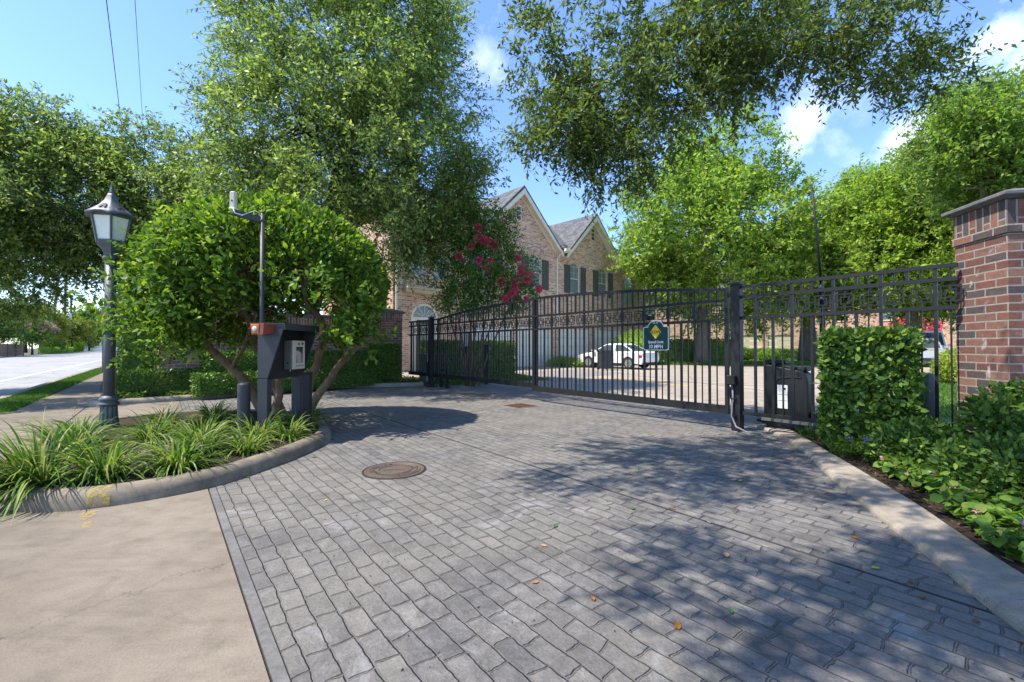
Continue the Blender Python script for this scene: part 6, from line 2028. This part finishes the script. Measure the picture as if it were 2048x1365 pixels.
# ------------------------------------------------------------------ liriope clumps of the island
def clump(label, x, y, n, ln, seed, lean=(0, 0), z=.1):
    rng = np.random.default_rng(seed)
    r = thing('grass_clump', label, 'plant', (x, y, z), 0, 'arching grass clumps on the planting island')
    az = rng.random(n) * 2 * math.pi
    el = np.radians(rng.uniform(22, 80, n))
    h = np.stack([np.cos(az) + lean[0], np.sin(az) + lean[1], np.zeros(n)], 1)
    d0 = nrm(h) * np.cos(el)[:, None] + np.array([0, 0, 1.]) * np.sin(el)[:, None]
    base = np.stack([np.cos(az) * rng.random(n) * .12, np.sin(az) * rng.random(n) * .12, np.zeros(n)], 1)
    L = ln * rng.uniform(.5, 1.2, n) * .80
    S = 6
    bend = rng.uniform(.55, 1.25, n)
    p = base.copy()
    d = d0.copy()
    rows = []
    side = nrm(np.cross(d0, np.array([0, 0, 1.])) + rng.normal(size=(n, 3)) * .15)
    for k in range(S + 1):
        t = k / S
        w = .0088 * (1 - t ** 2.2) + .0008
        rows.append((p - side * w, p + side * w))
        d = nrm(d + np.array([0, 0, -1.]) * (bend * .40 * (.4 + t))[:, None])
        p = p + d * (L / S)[:, None]
        p[:, 2] = np.maximum(p[:, 2], -.085)
    v = np.stack([q for rw in rows for q in rw], 1).reshape(-1, 3)
    i = np.arange(n)[:, None] * (2 * (S + 1))
    q = np.concatenate([np.concatenate([i + 2 * k, i + 2 * k + 1, i + 2 * k + 3, i + 2 * k + 2], 1) for k in range(S)], 0)
    fast_mesh('blades', v, q, M['liriope'], r)
    return r


CL = [(-3.8, 3.5, 360, .78, (-.6, -.5), 'grass clump spilling farthest over the kerb at the island tip'), (-3.45, 3.72, 300, .62, (-.1, -.5), 'grass clump drooping onto the kerb above the yellow paint mark'),
      (-3.02, 3.98, 260, .55, (.1, -.5), 'grass clump hanging over the kerb beside the kerb joint'), (-4.35, 4.35, 330, .68, (-.6, 0), 'long bladed grass clump on the street side of the island'),
      (-3.2, 4.55, 300, .60, (.1, -.2), 'upright bright grass clump in front of the round bollard'),
      (-2.78, 4.62, 200, .46, (.1, -.2), 'small grass clump with dry brown blades near the curved kerb'), (-4.85, 4.95, 300, .50, (-.5, -.1), 'grass clump leaning towards the street below the lamp post'),
      (-4.2, 5.15, 260, .55, (0, 0), 'grass clump between the lamp post and the round bollard'), (-3.62, 5.15, 220, .52, (0, -.1), 'grass clump just left of the round bollard'),
      (-3.0, 5.2, 230, .48, (.1, -.1), 'grass clump between the round bollard and the call box legs'), (-2.68, 5.3, 200, .46, (.2, -.2), 'grass clump in front of the square bollard'),
      (-5.45, 5.55, 220, .38, (-.2, -.2), 'short grass clump at the foot of the lamp post'), (-4.85, 6.15, 200, .45, (0, 0), 'yellowish grass clump right behind the lamp post'),
      (-4.15, 6.2, 220, .48, (0, -.1), 'dark grass clump at the foot of the left topiary stem'), (-2.95, 6.05, 180, .46, (.1, 0), 'grass clump under the call box hood'),
      (-3.1, 6.75, 160, .42, (0, 0), 'grass clump behind the call box at the topiary foot'), (-4.7, 6.95, 180, .42, (0, .2), 'grass clump at the back edge of the island')]
for i, (x, y, n, l, ln_, lab) in enumerate(CL):
    clump(lab, x, y, n, l, 100 + i, ln_)

# ------------------------------------------------------------------ ground cover and lawns (stuff)
def scatter_poly(rng, poly, n):
    P = np.array(poly)
    lo, hi = P.min(0), P.max(0)
    out = []
    m = len(P)
    while len(out) < n:
        q = lo + rng.random(2) * (hi - lo)
        c = False
        for i in range(m):
            a, b = P[i], P[(i + 1) % m]
            if (a[1] > q[1]) != (b[1] > q[1]) and q[0] < (b[0] - a[0]) * (q[1] - a[1]) / (b[1] - a[1]) + a[0]:
                c = not c
        if c:
            out.append(q)
    return np.array(out)


def cover(name, label, poly, n, L, W, h, mat, seed, z=.06, cat='ground cover', clumpy=.0, upright=.5):
    rng = np.random.default_rng(seed)
    q = scatter_poly(rng, poly, n)
    if clumpy:
        k = np.array([mnoise.noise(Vector((p[0] * 2.2, p[1] * 2.2, 3.3))) for p in q]) > clumpy - .5
        q = q[k]
    n = len(q)
    hh = np.array([.5 + .5 * mnoise.noise(Vector((p[0] * 2.5, p[1] * 2.5, 9.1))) for p in q])
    P = np.stack([q[:, 0], q[:, 1], z + rng.random(n) * h * (.3 + hh)], 1)
    A = nrm(np.stack([rng.normal(size=n), rng.normal(size=n), np.abs(rng.normal(size=n)) * upright], 1))
    U = nrm(np.array([0, 0, 1.]) + rng.normal(size=(n, 3)) * .45)
    s = rng.uniform(.6, 1.3, n)
    o = leaves(name, mat, None, P, A, U, L * s, W * s, True)
    return tag(o, label, cat, None, 'stuff')


fi2 = [p for p in fo if p[1] > 8]
band = [(p[0], p[1]) for p in fo[4:]] + [(p[0] - .55, p[1] + .95) for p in fo[4:]][::-1]
cover('ground_cover', 'low leafy ground cover behind the kerb of the far bed', band, 7500, .075, .045, .20, M['cover'], 201, clumpy=.32)
cover('ground_cover_leaves', 'scattered low leaves on the mulch of the right bed', [(3.9, 6.2), (3.5, 4.9), (3.3, 4.1), (3.0, 3.2), (2.6, 2.2), (3.4, 2.2), (4.2, 3.4), (4.6, 5.4)], 420, .05, .024, .05, M['cover'], 202, z=.04, clumpy=.5)
rng = np.random.default_rng(203)
bedp = [(3.9, 6.4), (3.5, 4.9), (3.3, 4.1), (3.0, 3.2), (2.6, 2.2), (2.5, 1.4), (3.6, 1.6), (4.4, 3.4), (4.8, 5.4)]
q = scatter_poly(rng, bedp, 5200)
n_ = len(q)
o = leaves('mulch_chips', M['mulchchip'], None, np.stack([q[:, 0], q[:, 1], .035 + rng.random(n_) * .02], 1), nrm(np.stack([rng.normal(size=n_), rng.normal(size=n_), rng.normal(size=n_) * .25], 1)), nrm(np.array([0, 0, 1.]) + rng.normal(size=(n_, 3)) * .5), rng.uniform(.02, .07, n_), rng.uniform(.008, .02, n_), False)
tag(o, 'dark bark mulch chips between the plants of the right bed', 'mulch', None, 'stuff')


def turf(label, poly, n, h, seed, w=.012, z=.01):
    rng = np.random.default_rng(seed)
    q = scatter_poly(rng, poly, n)
    P = np.stack([q[:, 0], q[:, 1], np.full(n, z)], 1)
    A = nrm(np.stack([rng.normal(size=n) * .5, rng.normal(size=n) * .5, np.ones(n)], 1))
    o = leaves('grass', M['turf'], None, P, A, nrm(rng.normal(size=(n, 3))), h * rng.uniform(.6, 1.3, n), np.full(n, w), False)
    return tag(o, label, 'grass', None, 'stuff')


rng = np.random.default_rng(205)
q = np.array([(x * 1.0, y) for x, y in [ab(rng.uniform(-2.2, 11.5), rng.uniform(.45, 6.3))[:2] for _ in range(1500)]])
q = np.array([p for p in q if ((p[0] + 4.2) / 2.2) ** 2 + ((p[1] - 5.5) / 2.6) ** 2 > 1 and p[1] > 1.2])
n_ = len(q)
o = leaves('drive_litter', M['mulchchip'], None, np.stack([q[:, 0], q[:, 1], np.full(n_, .004)], 1), nrm(np.stack([rng.normal(size=n_), rng.normal(size=n_), rng.normal(size=n_) * .12], 1)), nrm(np.array([0, 0, 1.]) + rng.normal(size=(n_, 3)) * .3), rng.uniform(.006, .024, n_), rng.uniform(.004, .011, n_), False)
tag(o, 'tiny bits of bark and leaf litter strewn over the stamped drive', 'litter', None, 'stuff')
turf('short lawn grass behind the fence between shrub and court', [(5.6, 7.2), (16.4, 20.2), (20, 19), (12, 8)], 26000, .09, 211, .02)
turf('short lawn grass around the hedge behind the left gate leaf', [(-1.8, 13.9), (.2, 15.4), (1.4, 16.4), (.2, 19.2), (-4.4, 16.5), (-3.3, 14.6)], 12000, .08, 212, .018)
turf('shaded lawn grass under the bright elm', [(8, 30.5), (19, 28.6), (26, 31), (26, 34), (8, 34)], 16000, .14, 213, .04, .06)
turf('strip of grass between the pavement and the street kerb', [ab(12.4, -2.85)[:2], ab(12.4, -2.2)[:2], ab(34, -2.2)[:2], ab(34, -2.85)[:2]], 22000, .07, 214, .014, -.02)

# ------------------------------------------------------------------ fallen leaves on the drive
def pg(u, v):
    d = 880 * H / (v - 695)
    return ((u - 1024) / 880 * d, d)


FL = [(1110, 1052, 'green', .075, 'fresh green leaf lying alone on the drive between manhole and shade'), (1087, 1090, 'tan', .05, 'small tan leaf near the fresh green leaf on the drive'), (1185, 1195, 'orange', .055, 'orange leaf in the small shade patch on the drive'),
      (1352, 1248, 'orange', .075, 'largest orange leaf on the drive in the sun'), (1070, 1163, 'orange', .05, 'curled orange leaf at the edge of the leaf shade'), (1458, 1220, 'green', .055, 'dark green leaf in mottled shade right of the largest orange leaf'),
      (1465, 960, 'tan', .10, 'pair of pale leaves in the far tree shade'), (1478, 962, 'yellow', .09, 'pale yellow leaf touching the pair of pale leaves'), (1450, 1110, 'tan', .085, 'pale tan leaf on the drive past the long joint'),
      (1355, 953, 'orange', .07, 'brown orange leaf in the far tree shade'), (1745, 1135, 'yellow', .065, 'yellow narrow leaf on the drive towards the kerb'), (1815, 1162, 'brown', .055, 'brown leaf beside the yellow narrow leaf'),
      (1838, 1193, 'brown', .06, 'round dark brown leaf before the kerb'), (1945, 1240, 'brown', .06, 'brown leaf near the kerb and picture edge'), (2038, 1282, 'brown', .055, 'brown leaf at the very edge of the picture by the kerb'),
      (1707, 1075, 'orange', .07, 'orange leaf in shade not far from the kerb'), (1655, 985, 'orange', .06, 'small orange leaf in the shade below the gate post'), (630, 915, 'green', .08, 'green leaf at the foot of the island kerb'),
      (498, 955, 'green', .07, 'small green leaf close to the curved island kerb'), (653, 1000, 'yellow', .05, 'tiny yellow leaf on the sunny drive'), (782, 832, 'yellow', .10, 'pale leaf in the round shadow of the topiary'), (1265, 1017, 'green', .07, 'olive green leaf near the long drive joint'),
      (1345, 1017, 'orange', .06, 'rust orange leaf on the long drive joint'), (1415, 1044, 'tan', .05, 'small tan leaf just past the long joint')]
for i, (u, v, c, L_, lab) in enumerate(FL):
    L_ *= .85
    x, y = pg(u, v)
    rng = np.random.default_rng(300 + i)
    a = rng.random() * 6.28
    n1, n2 = 6, 4
    cu, cw = rng.uniform(.15, .35), rng.uniform(.1, .3)
    wd = L_ * rng.uniform(.38, .5)
    vs, fs = [], []
    for j in range(n1 + 1):
        t = j / n1
        hw = wd * .5 * math.sin(math.pi * min(1, t ** .8 * .97 + .015))
        for k in range(n2 + 1):
            w = (k / n2 - .5) * 2
            xx, yy = (t - .5) * L_, hw * w
            zz = .004 + cu * L_ * (t - .4) ** 2 + cw * hw * w * w
            vs.append((xx * math.cos(a) - yy * math.sin(a), xx * math.sin(a) + yy * math.cos(a), zz))
    for j in range(n1):
        for k in range(n2):
            o0 = j * (n2 + 1) + k
            fs.append((o0, o0 + 1, o0 + n2 + 2, o0 + n2 + 1))
    mb = MB()
    mb.add(vs, fs)
    ob = mb.build('fallen_leaf', M['fall_' + c], None, True)
    ob.location = (x, y, 0)
    tag(ob, lab, 'leaf', 'fallen leaves on the drive')

# ------------------------------------------------------------------ trees and shrubs far off
def far_tree(label, x, y, h, r, seed, mat='farleaf', trunk=.25, L=.42, W=.2, ncl=170, lobes=7, zlow=.35, group='trees in the distance', name='tree'):
    rng = np.random.default_rng(seed)
    el = []
    for k in range(lobes):
        a = rng.random() * 6.28
        q = rng.random() ** .5 * r * .55
        zc = h * rng.uniform(zlow + .12, .86)
        rr = r * rng.uniform(.38, .6)
        el.append((x + q * math.cos(a), y + q * math.sin(a), zc, rr, rr, min(rr, (h - zc) if h - zc > rr * .4 else rr * .4)))
    el.append((x, y, h * .62, r * .6, r * .6, h * .3))
    return tree(name, label, 'tree', (x, y), [(x, y, h * .2), (x + .1, y, h * .45), (x, y, h * .65)], trunk, el, ncl, M[mat], M['bark'], seed, ntw=8, tlen=r * .22, nl=7, L=L, W=W, rmin=.4, gap=.2, gfreq=.25, nsec=20, rsec=.08, group=group)


far_tree('light green tree beyond the board fence at the left picture edge', -73, 62, 8.5, 5.0, 401)
far_tree('yellow green tree behind the leaning pale pole', -90, 84, 9, 5.2, 402, 'farleaf3')
far_tree('golden green tree beyond the round clipped shrubs', -108, 108, 8.2, 4.8, 403, 'farleaf3')
far_tree('grey green tree at the end of the street', -146, 152, 15, 8.5, 404, 'farleaf2', L=.8, W=.4)
far_tree('tall dark tree behind the yellow green tree', -105, 95, 11, 5.5, 405, 'farleaf')
far_tree('wide tree behind the far utility pole', -125, 128, 11, 6.5, 406, 'farleaf', L=.6, W=.3)
far_tree('big pale tree above the white fence down the street', -118, 134, 17, 8, 407, 'farleaf2', L=.8, W=.4)
far_tree('dense tree on the street bank behind the lamp post', -32, 40, 11, 5.0, 408, 'farleaf2', L=.3, W=.14, ncl=260)
far_tree('tree close behind the tall dark hedge', -17, 24, 8, 3.4, 409, 'farleaf', L=.22, W=.1, ncl=260)
far_tree('dark tree behind the garden wall beside the oak trunk', -12.5, 20.5, 7, 3.2, 410, 'farleaf', L=.2, W=.09, ncl=260)
for i, (x, y, h, r, m_, lab) in enumerate(((19, 62, 13, 7, 'farleaf', 'background tree above the roof of the cream garage house'), (31, 58, 14, 7, 'elm2', 'background tree between the two far brick houses'), (45, 60, 15, 8, 'farleaf', 'background tree behind the house with tall windows'),
                                           (55, 48, 12, 6.5, 'elm2', 'background tree beyond the dark parked car'), (62, 62, 15, 8, 'farleaf', 'farthest background tree beside the brick gate pillar'), (8.5, 47, 11, 4.5, 'elm2', 'background tree behind the end of the townhouse'),
                                           (47, 36, 8, 4.5, 'elm', 'small bright tree by the parked vans'))):
    far_tree(lab, x, y, h, r, 420 + i, m_, L=.5, W=.24, ncl=200)
pk = far_tree('pink flowering crepe myrtle beyond the street', -78.5, 72, 5.8, 3.0, 430, 'farleaf', .12, .25, .12, 190, 7, .42, None, 'crepe_myrtle_tree')
rng = np.random.default_rng(431)
for k in range(16):
    a, q = rng.random() * 6.28, rng.random() ** .5 * 2.6
    c = np.array([q * math.cos(a), q * math.sin(a), 4.1 + 1.4 * (1 - (q / 2.8) ** 2) + rng.normal() * .2])
    d_ = nrm(rng.normal(size=(90, 3)))
    leaves('blossom', M['palepink'], pk, c + d_ * rng.random((90, 1)) ** .4 * np.array([.55, .55, .4]), d_, nrm(rng.normal(size=(90, 3))), np.full(90, .2), np.full(90, .16), False)
rm = thing('crepe_myrtle_tree', 'red blossoming tree near the white van beyond the fence', 'tree', (38.0, 41.5, 0))
mb = MB()
for k in range(5):
    mb.tube([(0, 0, 0), (.3 * math.cos(k * 1.3), .3 * math.sin(k * 1.3), 1.2), (1.1 * math.cos(k * 1.3), 1.1 * math.sin(k * 1.3), 2.8)], [.07, .05, .02], 6)
mb.build('trunk', M['barktan'], rm, True)
P_, O_ = surface_leaves(rng, 'ball', (0, 0, 3.1, 1.9, 1.9, 1.0), 2500, .5)
leaves('crown', M['redbloom'], rm, P_, nrm(O_ + rng.normal(size=P_.shape) * .6), nrm(rng.normal(size=P_.shape)), np.full(len(P_), .2), np.full(len(P_), .14), False)
bush('clipped_shrub', 'round clipped shrub beyond the street beside the leaning pole', 'shrub', 'ball', (0, 0, 2.0, 1.9, 1.9, 2.0), 2600, M['farleaf'], M['bark'], 441, .3, .16, .15, (-95.5, 91.5, 0), 0, 'round clipped shrubs beyond the street')
bush('clipped_shrub', 'bright round clipped shrub farther down the street', 'shrub', 'ball', (0, 0, 1.7, 1.75, 1.75, 1.7), 2600, M['elm'], M['bark'], 442, .3, .16, .15, (-112.5, 113.5, 0), 0, 'round clipped shrubs beyond the street')
bush('hedge', 'long low hedge along the far verge of the street', 'hedge', 'box', (-17, 20, -.5, .5, 0, 1.1), 6000, M['elm2'], M['bark'], 443, .25, .13, .2, (-96.5, 94, 0), R_(128.5), 'clipped hedges')
